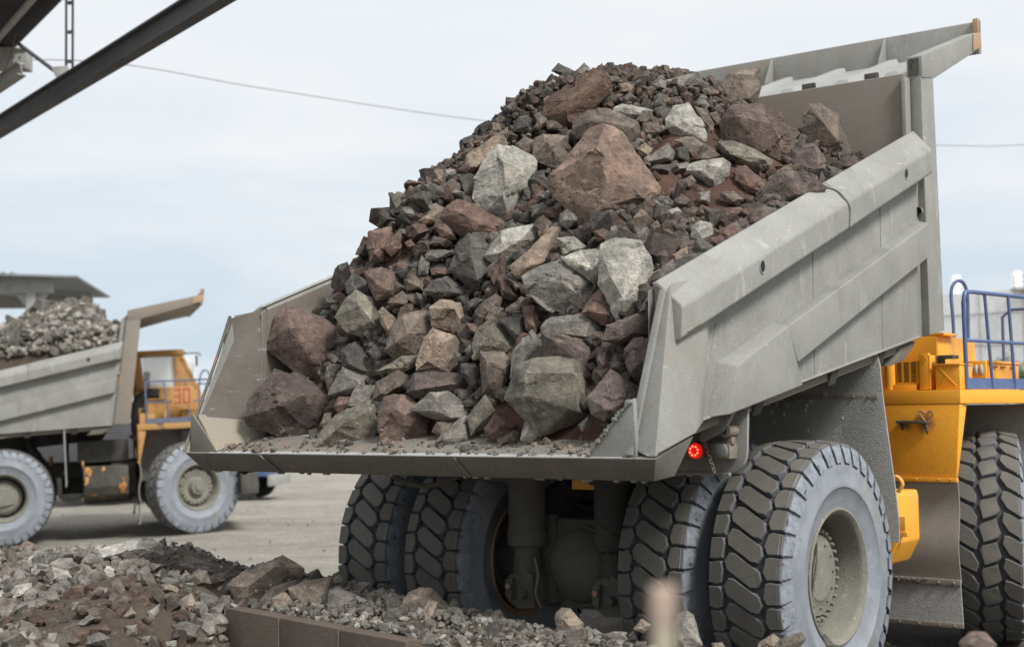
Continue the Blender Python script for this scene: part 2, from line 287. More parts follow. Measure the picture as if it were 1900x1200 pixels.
# ------------------------------------------------------------------ the haul truck
HG=Vector((0,-1.0,1.9))   # tipping hinge
def zb(y): return 2.262+(y+2.3)*.1795          # lower edge of the body side
def zr(y): return 3.268+(y+2.37)*.374          # upper rim
def haul_truck(root,tip,steer,far=False):
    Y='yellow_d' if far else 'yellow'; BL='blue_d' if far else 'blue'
    def part(b,name,mat,bev=.008,parent=root,**k): return b.build(name,mat,parent,bev=bev,**k)
    # ---- body
    off=-HG; S=(1,-1); CM='body_f' if far else 'body'
    b=MB()
    b.prism([(-2.03,-2.66,2.12),(-2.03,-2.25,2.245),(-2.03,2.25,3.055),(-2.03,2.25,2.99),(-2.03,-2.25,2.18),(-2.03,-2.60,2.08)],(4.06,0,0),1)
    b.prism([(-2.03,2.21,3.07),(-2.03,2.31,3.07),(-2.03,2.31,5.56),(-2.03,2.27,5.605),(-2.03,2.20,5.585)],(4.06,0,0),1)
    for s in S:
        yr=-2.34 if s>0 else -2.12
        b.prism([(s*2.035,yr,zb(yr)),(s*2.035,2.3,zb(2.3)),(s*2.035,2.3,zr(2.3)),(s*2.035,yr-.03,zr(yr-.03))],(s*.07,0,0),0)
        b.prism([(s*2.028,yr-.1,2.19),(s*2.028,2.19,3.06),(s*2.028,2.19,zr(2.19)-.02),(s*2.028,yr-.1,zr(yr-.1)-.02)],(s*.006,0,0),2)
    body=part(b,'dump_body',['body','body_in','liner'],off=off,bev=.006); body.location=HG; body.rotation_euler=(-tip,0,0)
    def bp(b,name,mat,bev=.01,**k): return b.build(name,mat,body,bev=bev,off=off,**k)
    b=MB(); b.prism([(-2.03,-2.815,2.112),(-2.03,-2.2,2.262),(-2.03,-2.2,2.25),(-2.03,-2.81,2.095)],(4.06,0,0)); bp(b,'tail_floor','floor',0)
    # tail lip
    b=MB(); L=[(2.305,-2.825,2.107),(2.205,-2.69,1.957),(2.25,-2.5,1.985),(2.30,-2.33,2.245)]
    b.add([(-x,y,z) for x,y,z in L]+L,[(3,2,1,0),(4,5,6,7),(0,1,5,4),(1,2,6,5),(2,3,7,6),(3,0,4,7)])
    b.prism([(-1.40,-2.829,2.10),(-1.37,-2.829,2.10),(-1.27,-2.70,1.955),(-1.30,-2.70,1.955)],(0,-.022,0))
    b.prism([(.62,-2.829,2.10),(.64,-2.829,2.10),(.69,-2.70,1.955),(.67,-2.70,1.955)],(0,-.012,0))
    for q in range(22):   # dried crust along the lower edge
        x=random.uniform(-2.15,2.15); b.box(x,x+random.uniform(.02,.06),-2.69,-2.66,1.95-random.uniform(0,.008),1.965)
    bp(b,'tail_lip','lip',.006)
    for s in S:
        # corner post
        b=MB()
        A=(s*2.10,-2.77,2.16);B_=(s*2.305,-2.822,2.115);C=(s*2.30,-2.34,2.26);D=(s*2.125,-2.40,3.20);E=(s*2.185,-2.385,3.28);F=(s*2.15,-1.75,3.40);Bm=(s*2.23,-2.80,2.115)
        G=(s*2.10,-1.75,3.35);Hh=(s*2.10,-1.9,2.34); C2=(s*2.16,-1.95,2.325)
        if s<0: A=(-2.302,-2.76,2.16);D=(-2.205,-2.39,3.20);Bm=(-2.285,-2.80,2.115);Hh=(-2.155,-1.9,2.34);G=(-2.14,-1.75,3.35)
        b.add([A,Bm,B_,C,C2,Hh,D,E,F,G],[(0,1,7,6),(1,2,7),(2,3,4,8,7),(4,5,9,8),(0,6,9,5),(6,7,8,9),(0,5,4,3,2,1)])
        bp(b,'corner_post','body',.02,seg=3)
        # edge plate, chamfer and gusset
        if s>0:
            b=MB(); b.add([(s*2.055,-2.80,2.13),(s*2.115,-2.815,2.13),(s*2.15,-2.42,3.235),(s*2.10,-2.41,3.235),(s*2.055,-2.75,2.13),(s*2.115,-2.765,2.13),(s*2.15,-2.37,3.235),(s*2.10,-2.36,3.235)],[(0,1,2,3),(7,6,5,4),(0,3,7,4),(1,5,6,2),(3,2,6,7),(0,4,5,1)])
            bp(b,'post_edge_plate','body',.008)
            b=MB(); b.prism([(s*2.03,-2.73,2.44),(s*1.80,-2.73,2.12),(s*2.03,-2.73,2.12)],(0,4.9,.93)); bp(b,'corner_wear_plate','stain',.004)
            b=MB(); b.prism([(s*2.12,-2.79,2.50),(s*2.04,-2.79,2.44),(s*1.76,-2.79,2.12),(s*2.14,-2.79,2.12)],(0,.045,0)); bp(b,'gusset','body',.006)
        else:   # flared liner of the left side wall, reaching out to the tail edge
            b=MB(); Q=[(-2.285,-2.80,2.13),(-2.285,-2.455,2.95),(-2.19,-2.425,3.25),(-2.018,-2.16,3.345),(-2.018,-2.20,2.24)]
            b.add(Q+[(x-.02,y+.02,z) for x,y,z in Q],[(0,4,3,1),(1,3,2),(5,6,8,9),(6,7,8),(0,1,6,5),(1,2,7,6),(2,3,8,7)]); bp(b,'side_liner','liner',0,ang=20)
            b=MB(); b.tube([(-2.31,-2.83,2.12),(-2.30,-2.47,2.95),(-2.19,-2.435,3.27)],.014,6); bp(b,'edge_bead','lip',0)
            b=MB(); b.add([(-2.262,-2.72,2.42),(-1.94,-2.80,2.125),(-1.86,-1.6,2.40),(-2.022,-1.4,2.62),(-2.28,-2.74,2.12),(-2.05,-1.4,2.30)],[(0,1,2,3),(0,4,1),(2,5,3),(1,4,5,2)]); bp(b,'corner_wear_plate','stain',.004)
            b=MB(); b.prism([(-2.275,-2.79,2.43),(-2.255,-2.79,2.43),(-1.94,-2.79,2.115),(-2.28,-2.79,2.115)],(0,.02,0)); bp(b,'gusset','lip',.003)
        if s>0:
            b=MB()
            for q in range(70):
                t=random.random(); c=Vector((2.10-.35*t,-2.785+random.uniform(-.02,.02),2.485-.37*t+random.uniform(-.012,.012))); r=random.uniform(.006,.017)
                b.box(c.x-r,c.x+r,c.y-r,c.y+r,c.z-r*.7,c.z+r*.7)
            b.tube([(2.10,-2.785,2.485),(1.75,-2.785,2.115)],.012,6); bp(b,'dried_mud_crust','body',.003,fix=True)
        # side rail: folded channel
        prof=[(2.03,.02),(2.075,.035),(2.27,-.13),(2.285,-.16),(2.285,-.355),(2.27,-.375),(2.105,-.40),(2.105,-.03)]
        y0,y1=-2.40,2.30; r0=[(s*x,y0-(.0 if d>-.1 else .035*min(1,-d*3)),zr(y0)+d) for x,d in prof] if s>0 else [(s*x,(-2.43 if x>2.2 else -2.20),zr(-2.43 if x>2.2 else -2.20)+d) for x,d in prof]; ym=.30
        b=MB(); n=len(prof); r1=[(s*x,ym,zr(ym)+d) for x,d in prof]; r2=[(s*(x+.006),ym,zr(ym)+d*1.012+.006) for x,d in prof]; r3=[(s*x,y1-.10*(1 if x>2.2 else 0),zr(y1-.10*(1 if x>2.2 else 0))+d) for x,d in prof]
        for a_,b_ in ((r0,r1),(r2,r3)): b.add(a_+b_,[tuple(range(n))[::-1],tuple(range(n,2*n))]+[(i,(i+1)%n,n+(i+1)%n,n+i) for i in range(n)])
        rail=bp(b,'side_rail','body',.012,seg=3)
        for (yy,zz) in ((-1.264,3.462),(1.549,4.513)):
            b=MB(); b.tube([(s*2.287,yy+.042*math.cos(t),zz+.05*math.sin(t)) for t in [2*math.pi*i/20 for i in range(21)]],.006,6,0)
            b.tube([(s*2.25,yy,zz),(s*2.2885,yy,zz)],[.038,.038],16,1)
            bp(b,'rail_hole',['body','black'],0)
        # weld seams and flap at the rear end of the rail
        b=MB(); b.prism([(s*2.286,-2.36,2.945),(s*2.286,-2.20,3.005),(s*2.20,-2.16,2.95),(s*2.16,-2.28,2.86)],(s*.012,0,0))
        w=[(s*(2.08+.0*i),.28+.04*math.sin(i*2.1),zr(.28)) for i in range(2)]
        path=[(s*2.09,.20,zr(.20)+.035),(s*2.18,.30,zr(.30)-.04),(s*2.272,.27,zr(.27)-.115),(s*2.293,.31,zr(.31)-.22),(s*2.292,.295,zr(.295)-.35)]
        b.tube(cat(path,4),.009,6); bp(b,'weld_seam','body',0)
        b=MB()
        for yy,sl in ((1.35,0.02),(-.05,.02),(-1.9,.25)):
            z0,z1=zb(yy)+.01,zr(yy)-.40
            b.tube([(s*2.107,yy,z0),(s*2.107,yy+sl*.5,(z0+z1)/2),(s*2.107,yy+sl,z1)],.006,5)
        b.tube([(s*2.11,-2.3,zb(-2.3)+.012),(s*2.11,2.2,zb(2.2)+.012)],.012,6)
        bp(b,'panel_weld','body',0)
        # reinforcing rib: band + deep tapered end
        b=MB(); X0,X1=s*2.100,s*2.235
        def rib(pts_out,g=.035):
            n=len(pts_out); c=np.mean(pts_out,0); P=[(X1,y,z) for y,z in pts_out]; Q=[]
            for y,z in pts_out:
                d=np.array([y-c[0],z-c[1]]); Q.append((X0,y+ (g if d[0]>0 else -g)*(abs(d[0])>.2)*1.0,z+(g if d[1]>0 else -g)))
            b.add(P+Q,[tuple(range(n)),tuple(range(n,2*n))[::-1]]+[(i,(i+1)%n,n+(i+1)%n,n+i) for i in range(n)])
        rib([(-.765,3.05),(2.20,4.145),(2.20,3.825),(-.60,2.775)])
        b2=b; b=MB(); 
        b.add([(X1,-1.584,2.731),(X1,-.752,3.056),(X1,-.53,2.60),(X1,-1.69,2.385),(X0,-1.64,2.76),(X0,-.752,3.09),(X0,-.53,2.58),(X0,-1.80,2.36)],[(0,1,2,3),(7,6,5,4),(0,3,7,4),(1,0,4,5),(2,1,5,6),(3,2,6,7)])
        k=len(b2.v); b2.v+=b.v; b2.f+=[tuple(k+i for i in f) for f in b.f]; b2.m+=b.m
        bp(b2,'side_rib','body',.014,seg=3)
        # column at the front wall
        b=MB(); b.hexa([(s*2.03,2.30,3.08),(s*2.185,2.28,3.10),(s*2.195,2.635,3.155),(s*2.03,2.635,3.155),(s*2.03,2.30,5.56),(s*2.17,2.28,5.55),(s*2.175,2.585,5.66),(s*2.03,2.60,5.66)])
        bp(b,'column',CM,.012)
        b=MB(); b.box(s*2.02 if s>0 else s*2.06,s*2.06 if s>0 else s*2.02,2.16,2.285,zr(2.2)-.05,5.55); bp(b,'column_flange','body',.005)
        b=MB(); b.lathe([(-.02,.036),(.02,.036)],16); b.v=[(s*2.12+v[1],2.27+v[0]*1.5,4.27+v[2]) for v in b.v]; b.tube([(s*2.12,2.262,4.27),(s*2.12,2.278,4.27)],.027,16,1); bp(b,'pipe_end',['body','black'],0)
        # canopy side beam
        b=MB(); P=[(2.29,5.545),(2.29,5.755),(3.94,6.335),(3.96,6.165),(2.62,5.60)]
        b.prism([(s*2.03,y,z) for y,z in P],(s*.15,0,0),0)
        b.prism([(s*2.185,3.72,6.26),(s*2.185,3.94,6.33),(s*2.185,3.96,6.17),(s*2.185,3.70,6.08)],(s*.006,0,0),1)
        bp(b,'canopy_beam',[CM,'orange'],.012)
        b=MB(); b.box(min(s*2.05,s*2.15),max(s*2.05,s*2.15),2.28,2.287,5.575,5.735); bp(b,'beam_end','dark',0)
        # hanging tab and supports under the body
        b=MB(); b.prism([(s*1.86,-1.5,2.20),(s*1.93,-1.5,2.385),(s*2.12,-1.45,2.40),(s*2.06,-1.5,2.26),(s*1.88,-1.5,2.18)],(0,.05,0)); bp(b,'body_bracket','body',.005)
        b=MB(); b.hexa([(s*1.75,1.72,2.80),(s*2.02,1.72,2.80),(s*2.02,2.05,2.86),(s*1.75,2.05,2.86),(s*1.75,1.85,2.96),(s*2.06,1.85,2.96),(s*2.06,2.25,3.04),(s*1.75,2.25,3.04)]); bp(b,'body_support','strip',.008)
    b=MB()
    for yy in (-1.0,.35,1.35):
        z=zb(yy)-.03; b.prism([(-2.08,yy,z+.02),(-2.03,yy+.02,z-.10),(2.03,yy+.02,z-.10),(2.08,yy,z+.02)],(0,.14,.02))
    for s in S: b.prism([(s*.42,-1.7,2.2),(s*.42,2.2,zb(2.2)-.04),(s*.42,2.1,zb(2.1)-.34),(s*.42,-1.2,1.98)],(s*.2,0,0))
    bp(b,'floor_bearer','dark',.006)
    # canopy
    b=MB(); b.prism([(-2.04,2.26,5.56),(-2.04,3.88,6.13),(-2.04,3.88,6.09),(-2.04,2.26,5.52)],(4.08,0,0))
    for x in (-1.75,-1.15,-.55,.05,.68,1.28,1.80):
        b.prism([(x-.10,2.45,5.625),(x-.05,2.5,5.70),(x+.05,2.5,5.70),(x+.10,2.45,5.625)],(0,1.30,.457))
    bp(b,'canopy','canopy',.006)
    b=MB(); b.prism([(-2.17,3.88,6.09),(-2.17,3.90,6.435),(-2.17,3.95,6.45),(-2.17,3.95,6.10)],(4.36,0,0))
    for x in (-1.5,-.2,1.15): b.prism([(x,3.88,6.14),(x,3.70,6.10),(x,3.885,6.42)],(.03,0,0))
    b.box(2.135,2.19,3.86,3.952,6.30,6.46,1)
    bp(b,'canopy_flange',[CM,'orange'],.004)
    for x in (-1.3,-.2,1.02,1.68):
        b=MB(); b.box(x-.07,x+.07,2.26,2.30,5.58,5.66); bp(b,'wall_tab','dark',.01)
    # ---- chassis
    b=MB()
    for s in S:
        b.box(min(s*.38,s*.52),max(s*.38,s*.52),-.25,5.3,1.40,1.74)
    for y in (1.5,2.6,3.8,5.0): b.box(-.38,.38,y,y+.16,1.36,1.66)
    part(b,'chassis','dark',.01)
    b=MB(); b.box(-.30,.62,.95,1.02,1.70,1.90); b.box(-.38,.38,.62,.70,1.50,1.62); b.box(.02,.08,.60,.68,1.62,1.86); part(b,'cross_member','yellow_d',.01)
    b=MB(); b.lathe([(-1.95,.24),(-1.0,.26),(-.72,.36),(-.5,.40),(.5,.40),(.72,.36),(1.0,.26),(1.95,.24)],32,0,(0,0,1.085))
    b.hexa([(-.62,-.36,.70),(.62,-.36,.70),(.62,.4,.72),(-.62,.4,.72),(-.5,-.34,1.48),(.5,-.34,1.48),(.5,.4,1.48),(-.5,.4,1.48)])
    part(b,'rear_axle','axle',.03)
    b=MB(); k=len(b.v)
    for i in range(7):
        a=i/6*math.pi/2; r=.33*math.cos(a)+.0001; d=.15*math.sin(a)
        b.v+=[(.02+r*math.cos(t),-.37-d,1.08+r*math.sin(t)) for t in [2*math.pi*j/32 for j in range(32)]]
    for i in range(6):
        for j in range(32): b.f.append((k+i*32+j,k+i*32+(j+1)%32,k+(i+1)*32+(j+1)%32,k+(i+1)*32+j)); b.m.append(0)
    b.tube([(.02+.34*math.cos(t),-.37,1.08+.34*math.sin(t)) for t in [2*math.pi*j/32 for j in range(33)]],.018,8)
    part(b,'axle_cover','axle',0)
    for s in S:
        b=MB(); x,y=s*.46,-.52
        b.tube([(x,y,1.95),(x,y,1.80)],.21,24); b.tube([(x,y,1.82),(x,y,1.38)],.165,24); b.tube([(x,y,1.385),(x,y,1.25)],[.178,.172],24)
        b.tube([(x,y,1.25),(x,y,1.02)],[.11,.13],20)
        for i in range(14): t=2*math.pi*i/14; b.tube([(x+.13*math.cos(t),y+.13*math.sin(t),1.25),(x+.13*math.cos(t),y+.13*math.sin(t),1.225)],.012,6)
        part(b,'suspension_cylinder','axle' if s<0 else 'dark',.004)  # right strut coloured darker than its twin, imitating the gloom under the tail
        b=MB(); b.prism([(x-.13,y-.12,.98),(x-.13,y-.12,.76),(x-.02,y-.12,.70),(x+.16,y-.12,.72),(x+.14,y-.12,1.0),(x+.03,y-.12,1.06)],(0,.3,0))
        b.prism([(x-.12,y-.17,.96),(x-.12,y-.17,.80),(x-.06,y-.17,.78),(x-.04,y-.17,.97)],(0,.05,0)); b.tube([(x-.08,y-.19,.90),(x-.08,y-.16,.90)],.035,12,1)
        b.tube([(x+.06,y-.19,.84),(x+.06,y-.10,.84)],.04,12)
        part(b,'cylinder_clevis',['axle','stake_r'],.012)
    # steel ropes and hoses under the tail
    b=MB(); b.tube(cat([(-1.30,-1.55,1.98),(-1.16,-1.45,1.86),(-.95,-1.4,1.80),(-.74,-1.35,1.82),(-.55,-1.3,1.92),(-.45,-1.3,2.1)],8),.024,10); part(b,'steel_rope','cable',0)
    b=MB(); b.tube(cat([(-.62,-1.3,1.96),(-.42,-1.25,1.88),(-.2,-1.2,1.87),(-.02,-1.15,1.93),(.12,-1.1,2.06)],8),.022,10); part(b,'steel_rope','cable',0)
    b=MB(); b.tube(cat([(-.30,-.1,1.62),(0,-.15,1.55),(.2,-.2,1.62),(.45,-.1,1.56)],8),.03,8); b.tube(cat([(.1,.4,1.75),(.25,.35,1.85),(.5,.3,1.9)],6),.018,8); b.tube([(-.5,.15,1.56),(.6,.15,1.56)],.05,10); part(b,'hose','rubber',0)
    b=MB(); b.tube(cat([(-.30,-.62,1.15),(-.24,-.66,1.0),(-.27,-.66,.85),(-.25,-.6,.72)],6),.014,6); part(b,'chain','chain',0)
    b=MB(); b.hexa([(-.40,-.40,.72),(-.22,-.44,.74),(-.20,-.3,.74),(-.40,-.3,.72),(-.38,-.38,1.5),(-.26,-.38,1.52),(-.26,-.3,1.52),(-.38,-.3,1.5)]); part(b,'axle_bracket','axle',.02)
    b=MB(); b.box(.10,.42,-.62,-.56,1.755,1.92); part(b,'frame_plate',Y,.006)
    b=MB(); b.tube(cat([(-.9,.2,1.9),(-.6,-.1,1.7),(-.3,.0,1.85),(.0,-.2,1.66),(.35,.0,1.75),(.7,.1,1.9)],6),.022,8); part(b,'hose','rubber',0)
    # tail lamp carriers
    for s in S:
        b=MB(); P=[(1.40,2.44),(1.44,1.95),(1.96,1.945)]+[(1.98+.165*math.sin(a),2.11-.165*math.cos(a)) for a in [rad(d) for d in (15,30,45,60,75,90)]]+[(2.16,2.42)]
        b.prism([(s*x,-1.30,z) for x,z in P],(0,.03,0))
        b.tube([(s*1.46,-1.315,1.945),(s*1.96,-1.315,1.945)],.014,8)
        for q in range(16): xx=random.uniform(1.45,1.98); r=random.uniform(.008,.018); b.box(min(s*xx,s*(xx+.03)),max(s*xx,s*(xx+.03)),-1.325,-1.29,1.945-r*1.5,1.955)
        plate=part(b,'lamp_plate','body',.004)
        b=MB(); b.box(min(s*.5,s*1.9),max(s*.5,s*1.9),-1.26,-1.12,2.24,2.33); part(b,'lamp_arm','dark',.006)
        b=MB(); b.box(min(s*1.72,s*2.075),max(s*1.72,s*2.075),-1.43,-1.305,2.062,2.172); bx=b.build('lamp_box','strip',root,bev=.005)
        def disc(cx,cz,r,d,mat,name):
            b=MB(); b.tube([(s*cx,-1.428,cz),(s*cx,-1.435-d,cz),(s*cx,-1.442-d,cz)],[r,r*.96,r*.7],28); o=b.build(name,mat,root,ang=50); return o
        tl=disc(1.792,2.118,.058,.012,'red','tail_lamp')
        b=MB()
        for i in range(8): t=2*math.pi*i/8+.3; b.tube([(s*1.792+.034*math.cos(t),-1.453,2.118+.034*math.sin(t)),(s*1.792+.034*math.cos(t),-1.459,2.118+.034*math.sin(t))],.0075,8)
        b.build('lamp_diode','led',tl)
        disc(1.998,2.118,.066,.022,'lens','reversing_lamp')
        b=MB(); b.box(min(s*1.868,s*1.91),max(s*1.868,s*1.91),-1.437,-1.431,2.07,2.165); b.build('reflector','reflector',root)
        b=MB(); b.tube([(s*2.06,-1.47,2.262),(s*2.06,-1.33,2.262)],.046,20); b.tube([(s*2.06,-1.476,2.262),(s*2.06,-1.468,2.262)],.022,12,1); b.box(min(s*2.03,s*2.09),max(s*2.03,s*2.09),-1.42,-1.36,2.17,2.22); part(b,'reversing_horn',['strip','black'],.003)
        # chain links
        for (p,q,n) in (((1.875,-1.475,2.235),(1.965,-1.46,1.965),9),((1.60,-1.47,2.07),(1.63,-1.46,1.955),4)):
            b=MB(); p=Vector((s*p[0],p[1],p[2])); q=Vector((s*q[0],q[1],q[2])); d=(q-p)/n; dn=d.normalized()
            for i in range(n):
                c=p+d*(i+.5); a=Vector((1,0,0)) if i%2 else Vector((.35,1,0)); a=(a-dn*a.dot(dn)).normalized(); L=d.length*.62
                b.tube([c+dn*L*math.sin(t)+a*.0115*math.cos(t) for t in [2*math.pi*k/10 for k in range(11)]],.0042,5,0,False)
            part(b,'chain','chain',0)
        # mud guard ahead of the rear wheels
        b=MB(); P=[(.62,1.28),(1.35,1.24),(2.21,1.245),(2.215,1.40),(2.185,1.75),(2.13,2.25),(2.10,2.55),(2.085,2.80),(2.06,2.90),(1.9,2.86),(.62,2.62)]
        b.prism([(s*x,1.32+.05*math.sin(x*3),z) for x,z in P],(0,.025,0)); part(b,'mud_guard','mud',.003)
        b=MB(); b.box(min(s*.75,s*2.06),max(s*.75,s*2.06),1.30,1.315,2.505,2.54)
        for i in range(9): b.tube([(s*(.82+i*.145),1.30,2.522),(s*(.82+i*.145),1.288,2.522)],.012,8)
        part(b,'guard_strip','strip',.002)
        b=MB()
        for q in range(90):
            c=(s*(.95+abs(random.gauss(0,.22))),1.32+.05*math.sin(3),2.60+random.gauss(0,.10)) if q<60 else (s*random.uniform(.8,2.1),1.33,random.uniform(1.4,2.6)); g=random.uniform(.006,.02)
            yy=1.32+.05*math.sin(abs(c[0])*3); b.hexa([(c[0]-g,yy-g*.6,c[2]-g),(c[0]+g,yy-g*.5,c[2]-g*.8),(c[0]+g,yy+.005,c[2]-g),(c[0]-g,yy+.005,c[2]-g),(c[0]-g*.8,yy-g*.5,c[2]+g),(c[0]+g*.7,yy-g*.6,c[2]+g*.8),(c[0]+g,yy+.005,c[2]+g),(c[0]-g,yy+.005,c[2]+g)])
        o=b.build('mud_lump','mud',root,bev=.003); o['kind']='stuff'
        # front fender panel with rubber flap
        b=MB()
        b.hexa([(s*1.44,2.95,1.745),(s*2.15,2.95,1.745),(s*2.15,2.985,1.745),(s*1.44,2.985,1.745),(s*1.38,2.95,2.455),(s*2.205,2.95,2.455),(s*2.205,2.985,2.455),(s*1.38,2.985,2.455)])
        b.prism([(s*2.208,2.955,2.455),(s*2.208,3.14,2.455),(s*2.153,2.99,1.75),(s*2.153,2.955,1.75)],(-s*.02,0,0))
        part(b,'fender_panel','yellow_d' if far else 'yellow_s',.008)
        b=MB(); b.box(min(s*1.44,s*2.155),max(s*1.44,s*2.155),2.935,2.99,1.695,1.742)
        for x in (1.52,1.75,1.98,2.1): b.tube([(s*x,2.936,1.718),(s*x,2.925,1.718)],.012,8)
        part(b,'fender_flange',Y,.003)
        b=MB(); n=10
        for i in range(n+1):
            z=1.70-.98*i/n-.0; yy=2.962+.03*math.sin(i*.7); b.v+=[(s*1.42,yy,z),(s*2.155,yy,z),(s*2.155,yy+.018,z),(s*1.42,yy+.018,z)]
        for i in range(n):
            k=4*i
            for j in range(4): b.f.append((k+j,k+(j+1)%4,k+4+(j+1)%4,k+4+j)); b.m.append(0)
        b.f+= [(0,1,2,3),(4*n,4*n+1,4*n+2,4*n+3)]; b.m+=[0,0]; part(b,'rubber_flap','flap',0)
        b=MB(); b.hexa([(s*1.40,2.93,.31),(s*2.18,2.93,.31),(s*2.18,2.95,.31),(s*1.40,2.95,.31),(s*1.40,2.95,.76),(s*2.155,2.95,.76),(s*2.155,2.97,.76),(s*1.40,2.97,.76)]); part(b,'lower_flap','mud',0)
        b=MB(); b.box(min(s*1.40,s*2.16),max(s*1.40,s*2.16),2.93,2.948,.70,.755)
        for x in (1.55,1.75,1.95,2.1): b.tube([(s*x,2.935,.728),(s*x,2.90,.728)],.013,8)
        part(b,'flap_strip','strip',.003)
        b=MB(); b.box(min(s*1.40,s*2.185),max(s*1.40,s*2.185),2.912,2.932,.30,.345)
        for x in (1.55,1.75,1.95,2.1): b.tube([(s*x,2.92,.322),(s*x,2.895,.322)],.013,8)
        part(b,'flap_strip','strip',.003)
        b=MB()
        for i in range(12): 
            c=Vector((s*(1.50+i*.03),2.915,.755-.012*math.sin(i/11*3.1))); L=.022
            b.tube([c+Vector((L*math.sin(t),.012*math.cos(t)*(i%2),.012*math.cos(t)*((i+1)%2))) for t in [2*math.pi*k/10 for k in range(11)]],.004,5,0,False)
        part(b,'chain','chain',0)
        # step bracket with hook
        b=MB(); b.box(min(s*1.60,s*1.90),max(s*1.60,s*1.90),2.83,2.945,2.27,2.295); b.prism([(s*1.62,2.94,2.27),(s*1.62,2.86,2.27),(s*1.62,2.94,2.20)],(s*.015,0,0)); b.prism([(s*1.87,2.94,2.27),(s*1.87,2.86,2.27),(s*1.87,2.94,2.16)],(s*.015,0,0)); part(b,'step','dark',.003)
        b=MB(); b.tube(cat([(s*1.88,2.93,2.26),(s*1.83,2.93,2.33),(s*1.80,2.93,2.37),(s*1.83,2.93,2.39),(s*1.875,2.93,2.36),(s*1.92,2.93,2.39),(s*1.945,2.93,2.36),(s*1.91,2.93,2.31),(s*1.87,2.93,2.24)],5),.009,6); part(b,'hook','stake_r',0)
        # wheel arch inner wall
        b=MB(); b.prism([(s*1.30,3.02,1.25),(s*1.30,3.02,2.45),(s*1.30,5.25,2.45),(s*1.30,5.25,1.5),(s*1.30,4.6,1.45)],(s*.05,0,0)); b.hexa([(s*1.35,5.0,1.6),(s*2.3,5.15,1.6),(s*2.3,5.2,1.6),(s*1.35,5.1,1.6),(s*1.35,5.0,2.45),(s*2.4,5.15,2.45),(s*2.4,5.2,2.45),(s*1.35,5.1,2.45)]); b.tube([(s*1.5,4.1,1.2),(s*1.5,4.1,2.4)],.14,20); part(b,'wheel_arch','mud',.01)
        b=MB(); b.tube([(s*1.0,4.167,1.085),(s*1.85,4.167,1.085)],.17,20); b.tube([(s*.5,4.167,1.3),(s*1.1,4.167,1.15)],.13,16); part(b,'stub_axle','dark',0)
    # fuel tank (right) and oil tank (left)
    b=MB(); P=[(1.05,1.66),(2.02,1.66),(2.035,1.60),(2.035,1.20),(1.93,1.0),(1.5,.86),(1.05,.86)]
    b.prism([(x,1.72,z) for x,z in P],(0,1.0 if far else .55,0 if not far else 0)); part(b,'fuel_tank','tank_f' if far else Y,.02)
    b=MB(); b.box(2.036,2.10,1.76,1.84,1.30,1.44); b.box(1.98,2.12,1.75,1.80,1.26,1.305); part(b,'filler_bracket',Y,.004)
    b=MB(); b.tube(cat([(2.0,1.7,1.72),(2.04,1.72,1.80),(2.10,1.72,1.74),(2.06,1.72,1.66)],5),.02,8); part(b,'filler_fitting',Y,.004)
    b=MB(); b.box(.75,1.40,1.60,2.75,1.75,2.25); b.box(.75,1.45,2.35,2.9,1.0,1.7); part(b,'battery_case','dark',.02)
    b=MB(); b.prism([(-x,1.72,z) for x,z in P],(0,.95,0)); part(b,'oil_tank',Y,.02)
    b=MB(); b.box(-.36,.95,1.75,3.3,.78,1.38); b.box(-.9,-.45,1.2,2.2,.95,1.6); b.tube([(.3,3.2,1.1),(.3,4.4,1.1)],.28,16); part(b,'gearbox','dark',.03)
    for s in S:
        b=MB(); b.tube([(s*.75,.95,1.2),(s*.72,.6,2.0)],.11,16); b.tube([(s*.72,.6,2.0),(s*.70,.4,2.5)],.08,16); part(b,'hoist_cylinder','dark',0)
    # ---- deck and everything on it
    b=MB(); P=[(1.38,2.945),(2.215,2.945),(2.30,3.5),(2.45,4.5),(2.58,5.3),(-2.58,5.3),(-2.45,4.5),(-2.30,3.5),(-2.215,2.945),(-1.38,2.945),(-1.38,3.1),(1.38,3.1)]
    b.prism([(x,y,2.458) for x,y in P],(0,0,.135)); part(b,'deck',Y,.006)
    b=MB(); b.box(.55,1.90,3.2,4.3,2.60,3.14); b.prism([(1.0,3.2,3.14),(1.97,3.2,3.14),(1.97,3.6,3.14),(1.0,3.6,3.14)],(0,0,.03)); b.box(-.5,1.1,3.12,5.2,1.9,2.9); part(b,'engine_housing',Y,.012)
    b=MB(); b.box(1.79,1.885,3.0,3.06,2.60,2.96); b.box(1.885,1.9,3.0,3.15,2.60,2.94); b.tube([(1.84,2.995,2.93),(1.84,2.985,2.93)],.01,8,1); b.tube([(1.86,2.995,2.90),(1.86,2.985,2.90)],.01,8,1); part(b,'bracket_post',[Y,'black'],.004)
    b=MB(); b.box(1.545,1.78,3.02,3.10,2.66,2.885)
    for r in range(9):
        for (a_,c_) in ((1.555,1.60),(1.625,1.675),(1.70,1.745)):
            z=2.68+r*.0225; b.box(a_,c_,3.0185,3.03,z,z+.012,1)
    part(b,'grille_panel',[Y,'black'],0)
    b=MB(); b.tube([(1.47,3.05,2.60),(1.47,3.05,2.93)],.065,24); b.box(1.42,1.75,3.0,3.06,2.595,2.655); part(b,'filter_canister',Y,.004)
    b=MB(); b.box(1.955,2.195,3.0,3.35,2.597,2.835); b.box(1.94,2.205,2.985,3.36,2.835,2.85)
    b.tube([(1.99,2.998,2.63),(2.16,2.998,2.81)],.006,5); b.tube([(2.16,2.998,2.63),(1.99,2.998,2.81)],.006,5); part(b,'storage_box',Y,.004)
